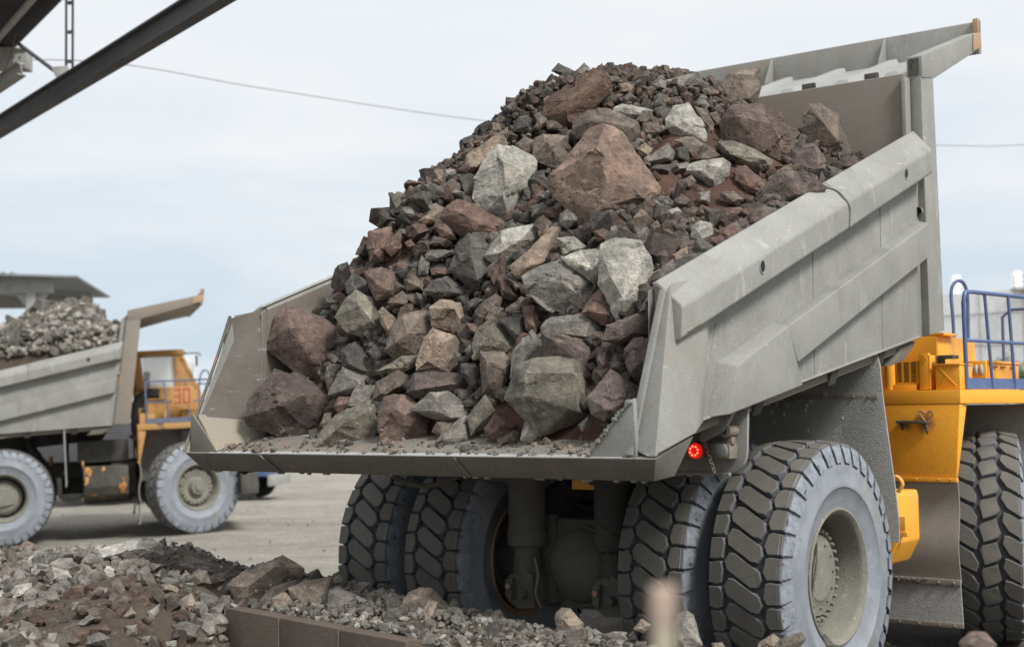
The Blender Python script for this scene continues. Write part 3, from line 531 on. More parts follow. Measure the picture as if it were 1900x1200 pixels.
    b=MB(); b.box(1.97,2.12,3.03,3.2,2.90,2.935); b.box(1.99,2.02,3.05,3.1,2.85,2.90); b.box(1.95,1.98,3.05,3.2,2.82,2.93); part(b,'hinge_block','dark',.003)
    b=MB(); b.box(2.07,2.265,3.55,3.60,2.70,2.885); lu=part(b,'lamp_panel',Y,.004)
    for x in (2.115,2.167,2.219):
        b=MB(); b.v=[]; b.lathe([(0,.035),(.012,.03),(.018,0.001)],20); b.v=[(x+v[1]*.62,3.548-v[0],2.795+v[2]*1.55) for v in b.v]; b.build('lamp_lens','ovals',lu,ang=60)
    b=MB(); b.box(1.55,2.16,3.95,4.9,2.597,2.875); b.box(1.54,2.175,3.94,4.91,2.875,2.90)
    for y in (4.05,4.3,4.6): b.box(2.16,2.18,y,y+.12,2.83,2.85,1)
    b.box(1.9,1.98,3.945,3.952,2.76,2.79,1); part(b,'battery_box',[Y,'black'],.005)
    # railings
    def rx(y): return 2.205+.163*(y-3.15)
    for s in S:
        b=MB()
        top=[(s*rx(3.16),3.16,2.60),(s*rx(3.14),3.14,3.45)]+[(s*(rx(3.2)),3.2-.06*math.cos(a),3.49+.07*math.sin(a)) for a in [rad(d) for d in (20,45,70)]]+[(s*rx(3.3),3.3,3.565),(s*rx(5.25),5.25,3.565)]
        b.tube(top,.022,10)
        b.tube([(s*rx(3.15),3.15,3.08),(s*rx(5.25),5.25,3.08)],.018,8)
        for (y0,y1) in ((3.67,3.56),(4.13,4.04),(4.65,4.60),(5.25,5.25)): b.tube([(s*rx(y0),y0,2.6),(s*rx(y1),y1,3.565)],.018,8)
        for yy in (5.30,5.02): 
            b.tube([(s*(rx(yy)+.02),yy-.1,2.6),(s*(rx(yy)+.02),yy-.1,3.2)]+arc((s*(rx(yy)+.02),yy,3.2),.1,180,0,8,'yz')+[(s*(rx(yy)+.02),yy+.1,3.2),(s*(rx(yy)+.02),yy+.1,2.6)],.018,8)
        if s>0: b.tube(cat([(s*1.64,4.4,2.6),(s*1.64,4.4,3.3),(s*1.61,4.45,3.68),(s*1.66,4.55,3.80),(s*1.71,4.65,3.68),(s*1.71,4.65,3.2),(s*1.72,4.62,3.0),(s*1.82,4.6,2.6)],6),.02,8)
        b.tube([(s*1.9,5.22,2.6),(s*1.9,5.22,3.42),(s*2.0,5.22,3.5),(s*2.5,5.22,3.5)],.018,8)
        part(b,'railing',BL,0)
    for s in S:
        b=MB(); b.hexa([(s*rx(3.15),3.15,2.60),(s*rx(5.2),5.2,2.60),(s*(rx(5.2)-.012),5.2,2.60),(s*(rx(3.15)-.012),3.15,2.60),(s*rx(3.15),3.15,2.71),(s*rx(5.2),5.2,2.71),(s*(rx(5.2)-.012),5.2,2.71),(s*(rx(3.15)-.012),3.15,2.71)])
        part(b,'toe_board',BL,0)
    # cab on the left of the deck
    b=MB(); x0,x1=-2.10,-.62
    b.prism([(x0,3.0,2.60),(x0,4.72,2.60),(x0,4.62,3.38),(x0,3.0,3.38)],(x1-x0,0,0))
    b.prism([(x0-.03,2.95,4.28),(x0-.03,4.22,4.28),(x0-.03,4.28,4.33),(x0-.03,4.20,4.42),(x0-.03,3.0,4.40)],(x1-x0+.06,0,0))
    for (xa,xb) in ((x0,x0+.04),(x1-.04,x1)):
        b.hexa([(xa,3.98,3.36),(xb,3.98,3.36),(xb,4.56,3.36),(xa,4.56,3.36),(xa,3.98,4.26),(xb,3.98,4.26),(xb,4.14,4.26),(xa,4.14,4.26)]); b.box(xa,xb,3.0,4.0,3.36,3.48)
    for (xa,xb) in ((x0,x0+.09),(x1-.09,x1)):
        b.hexa([(xa,3.0,3.38),(xb,3.0,3.38),(xb,3.24,3.38),(xa,3.24,3.38),(xa,3.0,4.28),(xb,3.0,4.28),(xb,3.16,4.28),(xa,3.16,4.28)])
        b.hexa([(xa,4.46,3.38),(xb,4.46,3.38),(xb,4.60,3.38),(xa,4.60,3.38),(xa,4.05,4.28),(xb,4.05,4.28),(xb,4.20,4.28),(xa,4.20,4.28)])
    b.box(x0,x1,3.0,3.05,3.38,3.55)
    cab=part(b,'cab',Y,.02)
    b=MB(); b.box(x1-.05,x1-.04,3.22,4.50,3.38,4.27); b.box(x0+.04,x0+.05,3.22,4.50,3.38,4.27); b.hexa([(x0+.09,4.52,3.38),(x1-.09,4.52,3.38),(x1-.09,4.53,3.38),(x0+.09,4.53,3.38),(x0+.09,4.12,4.28),(x1-.09,4.12,4.28),(x1-.09,4.13,4.28),(x0+.09,4.13,4.28)]); b.build('cab_window','glass',cab,fix=True)
    b=MB(); b.box(-1.55,-1.1,3.25,3.40,2.7,3.9); b.box(-1.55,-1.1,3.25,3.75,2.9,3.05); b.build('driver_seat','rubber',cab,bev=.03)
    b=MB(); b.tube(cat([(-.5,4.2,4.30),(-.42,4.55,4.30),(-.40,4.62,4.22)],4),.015,6); b.box(-.50,-.36,4.5,4.54,3.98,4.24); b.build('wing_mirror','rubber',cab)
    b=MB(); b.tube(cat([(.1,3.55,3.28),(.1,3.25,3.28),(.1,3.05,3.1),(.1,3.0,2.8),(.1,3.0,2.4)],6),.14,16); part(b,'air_duct','rubber',0)
    # nose
    b=MB(); b.box(-2.3,2.3,5.25,5.65,.85,1.35); b.box(-1.15,1.15,5.3,5.6,1.35,2.6); b.box(-2.3,-1.3,5.3,5.5,1.6,2.3); b.box(1.3,2.3,5.3,5.5,1.6,2.3); part(b,'bumper','dark' if far else Y,.03)
    b=MB()
    for i in range(12): z=1.45+i*.09; b.box(-1.0,1.0,5.605,5.62,z,z+.05)
    part(b,'radiator_grille','black',0)
    for s in S:
        b=MB(); b.tube([(s*1.8,5.5,1.95),(s*1.8,5.56,1.95)],.13,20); part(b,'headlight','ovals',.004)
    # wheels
    for s,T in ((1,1.5501),(-1,1.5501)):
        for k in (.414,-.414): wheel(root,(s*(T+k),0,RT),'rear',s>0 if k>0 else s<0,0,random.uniform(0,360) if far else (3 if k>0 else -1),inner=k<0)
        wheel(root,(s*2.036,4.167,RT),'front',s>0,steer,random.uniform(0,360))
    if far:
        b=MB(); b.box(2.37,2.39,3.72,4.22,2.98,3.42); sg=part(b,'number_plate','yellow_d',.004)
        def digit(o_,segs):
            b=MB()
            for (ya,yb,za,zb_) in segs: b.box(2.392,2.398,o_+ya,o_+yb,3.03+za,3.03+zb_)
            return b
        t=.035
        for name,o_,segs in (('digit_three',3.77,[(0,.16,.31,.35),(0,.16,.155,.19),(0,.16,0,.04),(.125,.16,.0,.35)]),('digit_zero',3.98,[(0,.16,.31,.35),(0,.16,0,.04),(0,.035,0,.35),(.125,.16,0,.35)])):
            digit(o_,segs).build(name,'redpaint',sg,bev=.003)
    return body

ROCKS='''load|U|713|779,11435,4314|1124,340|4,69,489 157,61,404 252,62,289 480,-21,-70 440,-68,-206 338,-106,-379 146,-110,-418 -145,-174,-495 -238,-169,-421 -422,-68,-165 -466,-3,40 -332,55,212 -200,67,376 -115,125,469 -85,-259,235 -22,-339,-56 -67,-319,-226 276,-339,-203 -87,-339,-299 22,325,449 231,328,283 392,240,-129 139,142,-316 -181,133,-314 -369,339,86 -147,370,364|huge tan boulder at the very centre of the heap
load|L|508|-55,12115,4430|931,339|-57,59,375 45,42,336 300,31,185 265,11,78 158,-105,-196 123,-98,-348 63,-178,-451 -188,-137,-325 -306,-82,-171 -280,-47,40 -178,48,262 -30,-206,144 -10,-299,-180 139,-192,47 -53,298,352 245,204,180 128,201,-120 48,97,-341 -260,116,-115 -153,236,248|tall pale olive boulder standing left of the huge tan boulder
load|T|250|-230,12528,4746|902,280|217,70,259 237,28,98 -15,-12,-67 -103,-55,-207 -191,-56,-206 -164,-17,-13 4,11,124 10,-87,55 170,-70,58 -61,-155,-151 -117,-131,-143 180,177,241 -12,76,-35 -158,79,-143 3,143,132|long tan slab leaning above the tall pale olive boulder
load|B|265|340,12173,4703|1022,279|-158,-36,-46 -129,16,120 -60,34,154 180,6,132 160,-7,-9 147,-76,-159 19,-81,-176 -133,-40,-98 4,-134,1 -25,-103,54 -124,89,-15 -43,144,149 139,102,13 23,84,-118|blocky grey brown rock between the tall pale boulder and the huge tan boulder
load|K|411|636,12503,5247|1072,183|214,43,341 279,-2,159 304,-8,59 175,-57,-67 32,-90,-179 -147,-106,-357 -233,-112,-269 -353,-67,-187 -316,-56,-43 -118,19,115 113,13,236 -121,-199,-92 173,-132,98 -133,-215,-177 186,250,330 256,135,78 34,134,-105 -187,124,-178 -258,136,3 100,194,235|large wedge of rock caked in red brown earth near the top of the heap
load|D|132|531,13055,5610|1047,132|-68,23,103 96,-1,2 103,-23,-60 2,-30,-64 -144,-9,12 -88,-58,-3 55,-57,-10 57,-63,-46 -57,64,98 78,38,13 85,43,-32 1,28,-38 -119,47,25|dark flat rock on the very crest, left of a rounded grey one
load|G|114|696,13141,5635|1080,133|-80,-9,-3 16,22,94 73,2,35 58,-15,-44 -73,-33,-85 3,-43,34 31,-62,-39 -33,-63,-45 -64,34,7 15,65,89 63,61,44 49,25,-27 -58,15,-59|rounded grey rock on the very crest beside a dark flat rock
load|B|356|847,12177,4890|1125,236|-321,-28,-28 -301,-3,64 -161,27,181 11,16,177 282,-5,57 328,-36,-106 272,-78,-157 70,-47,-131 -271,-55,-103 -143,-150,42 215,-144,-23 127,-166,-99 -255,132,10 -121,194,188 243,126,75 240,125,-90 -216,90,-56|wide grey brown slab right behind the huge tan boulder
load|L|182|1104,12361,5075|1174,207|-185,5,44 -97,16,89 24,4,59 180,-6,20 170,-6,-42 88,-32,-82 -33,-29,-71 -187,-3,-11 -49,-74,19 110,-74,-43 -22,-75,-40 -147,85,54 26,83,66 144,56,-21 -22,49,-43|bright flat rock above the wide grey brown slab
load|L|282|1522,12148,4918|1274,231|-90,41,184 45,23,196 126,-1,85 211,-39,-96 197,-72,-180 78,-69,-187 -91,-60,-140 -171,-31,-39 -167,-8,35 -97,-7,87 -25,-128,5 -90,-149,-50 -59,127,170 125,132,97 182,58,-126 -57,61,-95 -118,123,55|crinkled light grey rock on the upper right slope of the heap
load|B|356|2211,13233,5492|1375,165|-133,21,150 40,43,201 199,39,217 213,-13,5 128,-46,-209 -137,-73,-240 -255,-58,-189 -217,-11,-27 -24,-107,52 112,-111,102 33,-198,-153 -87,161,154 189,181,211 128,95,-145 -190,78,-130|tall blocky grey brown rock against the top of the front wall
load|M|487|2165,12197,4822|1405,252|-220,41,274 62,57,290 224,42,194 311,-41,-122 282,-76,-295 114,-88,-329 -72,-116,-261 -334,-56,-81 -310,17,120 -203,-173,137 -91,-185,-19 90,-206,59 26,-232,-203 -144,246,269 230,273,208 279,175,-201 -24,103,-180 -221,220,139|large reddish brown boulder below the front wall of the body
load|B|391|2894,12770,4971|1531,246|-134,54,273 -17,54,286 134,6,152 163,-56,-18 217,-93,-200 203,-96,-317 -40,-115,-308 -197,-27,-47 -251,-13,15 -204,10,156 -69,-174,66 70,-222,-144 -83,165,246 148,163,154 214,68,-141 12,102,-221 -166,173,46|leaning brown boulder standing alone against the front wall
load|P|278|2584,12110,4563|1496,299|-150,29,136 99,28,185 176,-51,-67 161,-69,-152 -63,-55,-129 -232,-41,-51 74,-168,-115 -139,-137,-41 -112,-102,60 31,-92,89 -98,152,137 112,167,181 172,83,-31 165,93,-98 -26,83,-83 -169,80,-21|dark purple block under the leaning brown boulder
load|P|331|2265,11462,4231|1464,351|-29,37,167 101,38,175 350,3,0 127,-53,-154 -67,-73,-172 -249,-41,-122 -260,-17,-40 -132,11,85 -50,-125,38 53,-146,-77 33,-134,58 6,160,158 328,166,24 -26,65,-125 -186,110,-15|pinkish purple wedge shaped rock beside the right side rail
load|O|246|2004,11809,4564|1385,290|-227,35,137 -101,34,145 89,7,56 235,-14,-40 204,-28,-114 78,-34,-149 -81,-33,-76 -198,2,22 9,-112,-70 -146,-115,-8 -67,-74,56 137,-110,-45 -169,136,133 93,121,67 187,82,-75 -45,103,-39|dark olive slab below the large reddish brown boulder
load|B|145|2584,12652,4898|1471,252|-111,29,135 27,6,70 89,-9,-21 63,-33,-83 -46,-48,-114 10,-77,-19 -39,-78,-66 -64,-55,43 -79,95,126 35,77,73 82,48,-5 60,24,-58 -27,20,-81|
load|D|132|2826,12045,4433|1553,324|-89,16,92 141,-3,13 63,-20,-53 -83,-21,-61 -63,-73,-45 -63,-39,48 12,-68,-29 -59,72,87 132,65,23 66,42,-33 -57,30,-41|
load|P|142|3024,12378,4588|1577,305|-100,8,60 5,15,76 146,-8,-11 10,-24,-79 -104,-33,-60 -57,-76,-35 -15,-62,31 80,-75,-20 -67,73,61 16,65,71 134,48,0 19,23,-57 -68,47,-37|
load|R|187|1974,11508,4306|1392,336|-110,15,111 -30,9,126 140,-23,-12 118,-42,-121 -27,-38,-111 -120,-29,-10 -21,-98,-60 -62,-67,40 52,-90,-20 -75,97,105 -9,89,117 129,56,2 111,40,-88 -11,22,-83 -84,58,4|
load|L|231|1653,11551,4404|1318,318|-177,-1,48 -74,35,94 119,16,105 184,21,64 162,0,-38 38,-53,-176 -86,-31,-89 -195,-5,-2 -85,-93,-22 -48,-81,28 69,-102,4 9,-122,-107 -131,97,55 117,130,106 151,105,-15 -54,86,-56|pink and pale grey rock on the red earth right of the huge tan boulder
load|B|125|1670,11789,4581|1313,286|-60,-3,49 10,13,85 121,-9,-13 34,-28,-66 -97,-23,-55 0,-49,47 14,-76,-51 -74,-69,-48 -38,67,53 18,72,81 109,53,1 35,21,-46 -72,32,-36|
load|B|165|1543,11882,4666|1282,271|-141,-2,62 28,6,96 141,-13,7 68,-48,-84 2,-41,-107 -127,-20,8 -6,-92,-80 -89,-64,27 86,-70,-5 -105,77,68 33,77,94 127,63,20 67,39,-53 9,17,-77 -93,70,24|
load|G|157|1259,11759,4562|1226,289|-133,-16,-17 -30,14,54 88,24,122 133,-6,32 114,-15,-37 -20,-28,-71 -119,-32,-79 -67,-77,-51 -24,-57,26 57,-79,-29 -100,66,1 83,93,115 104,56,-17 -88,56,-49|
load|D|104|1460,11788,4592|1268,285|-63,2,41 55,15,67 63,-30,-84 -50,-17,-47 -35,-38,13 35,-35,37 -36,-53,-40 -44,53,42 51,45,61 59,22,-61 -34,35,-30|
load|T|99|1145,11868,4635|1196,279|-69,-5,12 8,6,73 73,-3,11 36,-23,-60 -47,-21,-58 15,-58,-40 -41,-51,-3 2,-36,40 -52,46,20 12,57,69 64,34,16 34,26,-41 -34,29,-39|
load|D|89|1249,11612,4433|1228,312|-82,-4,-3 -56,0,30 108,7,30 88,-17,-32 -58,-9,-29 37,-43,-17 -54,-42,-9 -13,-43,3 -62,25,2 -40,33,31 95,40,31 79,27,-19 -42,26,-18|
load|G|69|1445,11640,4454|1266,308|-68,5,28 47,5,35 44,-13,-26 -38,-12,-33 23,-39,-21 -30,-35,-26 21,-28,16 -52,37,29 43,42,36 39,20,-15 -29,18,-22|
load|B|120|1781,11262,4125|1355,368|-91,4,53 21,9,61 102,-16,-16 44,-25,-72 -96,-20,-30 -65,-52,24 61,-57,-18 6,-63,-36 -68,56,52 23,50,56 92,42,-5 43,27,-52 -71,45,-16|
load|G|83|1563,11267,4133|1307,366|-44,5,40 53,15,56 45,-22,-53 -48,-12,-35 -33,-48,-26 -18,-29,12 16,-43,-25 -30,43,39 50,54,53 43,19,-38 -35,19,-24|
load|B|91|1463,11447,4288|1278,338|-52,-6,23 31,13,66 68,-9,5 8,-23,-61 -62,-14,-43 0,-50,-40 -23,-41,2 10,-31,24 -36,47,28 31,49,61 60,26,10 12,22,-44 -48,17,-31|
load|R|93|1536,11075,3990|1309,392|-63,-4,12 -14,5,60 99,-11,2 26,-23,-54 -58,-21,-29 39,-41,-4 -23,-51,-17 -36,-37,3 -45,37,16 -4,47,56 89,33,8 30,29,-37 -39,37,-16|
load|R|93|1780,11069,3986|1363,392|-79,-3,29 47,5,44 91,-2,3 10,-17,-45 -76,-21,-37 21,-41,21 -4,-51,-25 -35,-49,-18 -58,50,31 44,40,42 81,36,8 13,20,-32 -55,34,-23|
load|R|145|1681,10626,3750|1358,434|-125,-5,22 -4,3,81 115,6,36 116,-23,-43 2,-35,-66 -122,-28,-41 -77,-69,5 59,-58,15 -8,-82,-48 -95,46,25 7,62,75 106,71,38 104,34,-28 13,41,-45 -91,39,-25|red brown stone lying on red earth just above the right side rail
load|L|144|1456,10651,3773|1303,431|-85,-8,33 -7,14,95 82,7,63 90,-23,-61 -19,-47,-100 -89,-24,-44 -37,-73,2 48,-67,34 -14,-76,-55 -62,46,34 5,82,87 75,56,58 82,37,-44 -5,29,-74 -63,49,-28|pale faceted stone lying on red earth above the right side rail
load|B|159|1950,10948,3917|1410,404|-109,-30,-60 -72,-4,52 41,17,115 128,-4,65 43,-38,-63 -52,-49,-125 -65,-89,-38 9,-59,46 15,-85,-43 -79,36,-40 -45,71,53 47,84,105 120,73,65 50,47,-40 -30,32,-92|
load|L|74|1277,11021,3980|1248,394|-51,1,18 43,5,41 72,-8,8 -7,-17,-47 -60,-9,-22 -6,-38,-29 -21,-37,1 12,-29,9 -38,29,19 40,39,39 64,29,11 -2,18,-34 -46,18,-15|
load|B|133|1240,12119,4865|1209,241|-83,-2,55 -14,6,73 96,-1,36 93,-17,-36 -3,-28,-81 -96,-26,-53 49,-71,-35 -56,-72,-40 -13,-59,21 -64,48,55 -6,56,70 83,44,39 81,30,-21 4,42,-53 -72,50,-30|
load|D|116|1368,12355,5069|1231,208|-92,-7,33 -3,3,64 92,2,33 61,-27,-52 -60,-21,-67 -8,-53,12 26,-67,-39 -43,-65,-52 -69,55,40 4,67,67 82,57,39 56,33,-31 -46,21,-47|
load|G|107|1372,12782,5417|1221,158|-98,-10,2 12,3,59 84,4,36 63,-17,-47 -65,-25,-60 33,-61,-42 -53,-49,-10 1,-45,17 -77,31,10 16,59,61 74,47,40 57,39,-27 -48,25,-39|
load|G|165|1606,12890,5467|1271,154|-179,-4,12 -17,-19,-12 118,26,99 186,-1,46 183,-17,-32 -75,-33,-97 -163,-18,-56 -112,-62,-10 73,-66,39 -33,-84,-69 -133,77,27 109,80,94 166,74,-7 -123,48,-33|light flat rock on the crest right of the small rubble
load|T|95|1075,12715,5380|1163,163|-77,-1,31 4,0,48 75,-1,11 54,-20,-57 -54,-27,-48 34,-60,-51 -57,-38,12 -1,-38,18 -60,41,34 8,52,51 65,41,18 48,25,-38 -40,27,-29|
load|B|93|1415,12527,5210|1236,187|-58,9,58 4,5,56 71,-14,-20 52,-23,-58 -54,-23,-48 17,-49,-17 -30,-46,-31 -39,-38,23 -43,47,56 9,53,57 62,23,-9 47,25,-38 -39,31,-29|
load|G|97|1742,12563,5183|1303,192|-59,-5,16 7,10,91 73,-12,-14 34,-25,-61 -53,-19,-41 24,-48,-11 -34,-48,-30 -30,-44,1 -41,47,26 13,59,87 67,37,0 36,26,-39 -37,23,-24|
load|B|141|1737,12267,4960|1310,225|-103,15,140 17,9,102 71,-16,-26 57,-44,-119 4,-47,-145 -58,-20,10 8,-74,-46 -34,-61,-3 -2,-52,34 -74,91,133 21,60,96 66,38,-10 55,24,-84 12,28,-105 -39,49,23|
load|B|108|1830,12329,4989|1327,222|-75,7,59 12,11,81 68,-12,-26 39,-25,-72 -47,-21,-62 18,-59,-57 -39,-51,12 -4,-48,32 -58,42,56 16,53,77 63,44,-10 39,32,-48 -33,28,-41|
load|D|142|117,12555,5014|970,231|-89,-1,23 -35,3,77 54,14,88 105,-16,-36 69,-29,-74 -90,-43,-84 41,-69,-28 -50,-77,-58 -19,-61,27 -73,40,27 -28,69,77 45,57,81 87,45,-18 57,28,-50 -73,41,-54|
load|G|128|308,12468,5038|1009,223|-93,5,47 -14,5,73 91,-1,26 72,-29,-50 -52,-40,-105 -25,-65,-56 -10,-46,23 26,-57,-6 -77,46,47 -11,71,74 75,52,32 60,44,-28 -42,16,-77|
load|B|84|-126,12750,5016|920,238|-39,10,70 33,6,50 51,-15,-27 -4,-18,-64 -43,-11,-35 -29,-47,-30 15,-35,17 19,-43,-16 -32,51,67 27,38,48 41,20,-15 -3,16,-45 -36,28,-20|
load|B|108|401,12377,4960|1029,233|-93,4,55 21,8,55 98,-6,-19 53,-21,-57 -68,-24,-39 7,-47,18 14,-50,-26 -46,-54,-32 -76,44,54 18,59,57 81,27,-9 45,34,-36 -55,26,-22|
load|B|139|128,12355,4774|975,272|-87,-3,26 1,7,89 96,-3,60 85,-35,-69 -19,-33,-94 -79,-28,-31 -49,-60,5 44,-68,12 -3,-72,-52 -69,51,32 3,60,84 82,57,61 73,37,-45 -13,33,-66 -63,56,-11|
load|D|128|232,12026,4425|997,333|-94,-12,-7 -17,14,74 68,10,81 74,-32,-63 -53,-31,-87 -31,-70,-15 25,-49,20 43,-70,-47 -77,46,4 -13,56,68 57,58,74 62,42,-41 -43,36,-62|
load|D|93|142,11954,4284|977,361|-48,5,53 11,9,70 52,-4,17 26,-20,-70 -41,-25,-70 -29,-40,22 17,-45,-2 14,-57,-51 -40,55,51 9,53,65 43,33,19 21,25,-52 -34,13,-53|
load|R|91|235,11866,4246|999,365|-60,-5,8 7,4,59 74,9,43 22,-29,-64 -45,-22,-53 38,-34,15 -20,-49,-31 -19,-48,-4 -48,31,12 7,50,56 62,47,41 19,27,-44 -36,19,-38|
load|G|72|294,11829,4242|1012,364|-59,-6,-3 26,17,67 49,2,5 -10,-17,-56 -7,-37,-38 -30,-36,-5 23,-31,-1 -48,23,2 22,40,59 41,30,9 -8,15,-41|
load|R|75|374,11760,4237|1030,364|-39,10,51 19,9,59 41,-26,-72 -24,-18,-53 7,-24,15 15,-36,-33 -24,-23,26 -30,39,47 17,37,52 35,15,-54 -19,16,-39|
load|G|113|241,11700,4102|1001,391|-70,-2,38 29,14,73 94,-2,20 27,-24,-65 -72,-24,-56 10,-45,19 10,-64,-33 -41,-65,-39 -56,53,40 25,61,67 79,46,23 23,34,-46 -58,18,-40|
load|R|98|336,11555,4058|1024,396|-88,-5,13 2,12,56 91,-7,11 48,-29,-65 -64,-9,-20 30,-57,-44 -26,-49,-3 3,-35,28 -70,38,17 4,48,51 77,31,14 43,31,-46 -50,33,-11|
load|G|144|478,11317,3985|1059,404|-82,-11,36 -17,14,87 109,1,52 91,-23,-47 -21,-34,-96 -92,-26,-46 -9,-53,38 45,-83,-34 -35,-72,-27 -64,55,39 -11,57,78 93,53,50 79,46,-30 -14,30,-71 -72,46,-28|grey stone at the foot of the huge tan boulder, on its left
load|R|320|-342,11908,4060|876,410|-119,26,189 -51,24,180 66,-11,89 282,-20,-16 315,-51,-71 198,-64,-172 65,-85,-181 -85,-53,-150 -168,-34,-46 -268,-19,24 -235,-6,110 -57,-144,32 94,-171,-65 40,-161,-111 -100,140,171 52,161,96 259,128,-37 51,83,-131 -142,112,-21 -198,145,110|red rock with a whitish edge under the tall pale olive boulder
load|L|285|12,11498,3792|950,453|-248,-42,-92 -98,25,138 50,2,115 200,33,188 265,27,134 254,-1,47 86,-34,-21 -27,-54,-180 -138,-72,-180 -211,-41,-139 -91,-117,7 61,-130,21 -108,-143,-81 -206,76,-62 40,114,109 218,138,126 70,121,2 -116,100,-130|light grey boulder just below the red whitish edged rock
load|B|129|283,11471,3949|1010,418|-105,-13,5 -23,22,98 81,5,21 71,-23,-31 -26,-35,-104 -20,-81,-64 -18,-52,43 44,-61,4 -87,62,14 -19,59,86 66,42,23 59,47,-17 -22,28,-78|
load|T|250|196,11147,3661|997,475|-211,-31,-92 -138,-29,-21 7,25,83 136,57,240 194,55,230 159,-3,6 76,-29,-77 -87,-57,-195 -158,-71,-178 103,-59,108 51,-129,-63 -81,-128,-105 6,-99,34 -171,80,-65 10,142,82 164,132,200 66,72,-53 -127,73,-133|grey tan slab right of the light grey boulder
load|L|141|468,11003,3722|1058,455|-116,3,65 29,5,72 125,-6,-11 44,-34,-66 -63,-39,-84 20,-75,-43 -69,-66,28 4,-59,17 -94,80,63 26,55,66 105,50,-2 38,44,-46 -50,43,-60|
load|R|102|719,10870,3782|1120,437|-82,-3,33 3,8,56 93,-7,15 29,-28,-64 -46,-14,-46 -59,-42,17 35,-47,0 12,-59,-36 -64,50,34 6,48,52 80,36,18 28,28,-46 -35,30,-32|
load|L|381|829,10238,3398|1165,514|-171,34,247 -69,60,299 128,45,270 204,-9,155 224,-23,-12 105,-118,-233 23,-108,-313 -61,-137,-343 -137,-95,-179 -213,-41,-59 -24,24,161 -8,-172,-24 -115,-204,-26 -33,-240,-189 -124,214,223 125,211,241 206,157,6 37,77,-246 -94,124,-131 -2,200,151|largest pale grey boulder at the middle right of the heap
load|L|255|627,10629,3536|1102,487|-251,8,60 -96,8,119 128,18,126 228,-1,37 139,-31,-52 32,-80,-183 -34,-59,-104 -201,-24,-4 61,-108,-23 -22,-136,-57 -201,106,62 113,122,118 122,84,-29 -19,92,-69|pale flat topped block leaning on the largest pale grey boulder
load|G|391|400,10656,3364|1044,533|-320,2,82 -190,35,162 -17,31,224 137,24,183 221,4,94 268,-27,-47 145,-54,-202 7,-87,-237 -128,-67,-183 -279,-30,-41 -26,-163,26 126,-191,-103 121,-160,-37 -263,169,84 -11,166,198 188,165,93 123,88,-156 -103,95,-139|grey boulder streaked dark, left of the largest pale grey boulder
load|R|195|641,10227,3179|1114,573|12,19,136 45,27,136 135,-45,-117 19,-53,-149 -142,-36,-48 -72,15,70 3,-69,45 54,-121,-67 -87,-111,-42 15,86,114 44,105,116 118,46,-94 21,19,-122 -112,43,-37 -54,76,60|
load|G|275|457,10272,3020|1067,608|-253,-1,16 -185,35,100 63,15,121 222,37,105 230,-35,-90 140,-28,-105 -7,-22,-87 -238,-17,-68 -102,-85,52 121,-99,55 79,-118,-64 -125,-130,-38 -204,105,21 58,123,109 199,109,-65 1,109,-63|long grey block below the grey boulder streaked dark
load|P|223|810,9832,2978|1166,611|-158,3,44 83,27,138 177,28,89 180,-6,-24 60,-17,-71 -69,-42,-102 -192,-11,-68 -79,-94,20 82,-67,44 22,-95,-31 -48,-102,-64 -121,113,44 154,98,80 57,63,-52 -149,101,-48|purple red block below the largest pale grey boulder
load|P|208|858,9617,2785|1187,663|-90,5,53 -25,34,132 116,40,138 125,-1,4 57,-34,-158 -66,-44,-134 -100,-11,-40 62,-89,-3 -41,-106,-84 -54,-72,27 -11,-62,57 -64,97,47 107,134,118 56,37,-128 -73,74,-30|rounded purple rock next to the right rear corner post
load|P|273|412,10170,2854|1058,654|-214,12,144 -140,35,177 -26,26,126 45,-10,50 104,4,75 200,0,8 205,-80,-255 127,-94,-238 50,-49,-74 -63,-23,-56 -209,-42,-55 101,-113,-6 28,-126,-52 -150,-108,91 -20,-89,78 -171,145,123 -16,126,107 92,132,65 177,67,-208 49,105,-57 -168,81,-42|
load|O|486|250,10026,2555|1020,730|-246,49,190 -100,37,245 209,79,267 285,14,151 307,-77,-170 196,-63,-233 -61,-114,-317 -218,-86,-165 -325,-41,-44 -153,-177,137 181,-165,134 145,-261,-113 -159,-222,-29 -198,276,161 182,270,225 266,162,-141 -45,87,-264 -265,231,-35|big square olive boulder speckled with mud at the tail edge
load|P|272|683,9614,2491|1139,736|-7,41,219 234,-11,61 170,-16,-15 59,-43,-106 -66,-78,-150 -156,-61,-89 -180,-13,19 9,-116,44 -38,-166,-64 4,153,187 153,120,-7 -44,72,-120 -139,117,21|dark purple boulder right of the big square olive boulder
load|B|255|-120,10621,2716|918,691|-129,22,164 59,42,172 141,0,83 109,-20,-36 6,-88,-205 -121,-59,-170 54,-108,33 -5,-145,-70 -67,-133,-90 -78,-99,91 -110,140,140 46,153,146 113,113,73 86,79,-27 1,45,-167 -104,56,-138|pinkish grey upright rock left of the big square olive boulder
load|O|258|-162,10828,2949|915,633|-159,-22,-22 -106,20,119 16,60,211 206,-1,10 188,-41,-113 32,-38,-86 -141,-54,-128 105,-104,8 24,-106,-33 -67,-105,-7 -23,-106,45 -131,131,-8 15,169,184 157,105,-84 -117,93,-96|olive grey peaked rock above the pinkish grey upright rock
load|D|160|35,10791,3064|956,605|-151,17,77 66,23,113 72,-28,-84 -6,-42,-110 22,-78,-30 -9,-93,-50 29,-45,62 -127,77,70 53,102,101 58,32,-64 -7,35,-84|
load|G|214|121,10525,2849|977,656|29,47,189 120,17,85 101,-29,-35 -18,-42,-119 -145,-80,-186 -118,-6,35 -73,-131,-85 5,-68,88 72,-96,52 62,-103,-26 22,142,161 98,117,75 82,71,-25 -17,61,-94 -122,22,-149 -99,79,33|
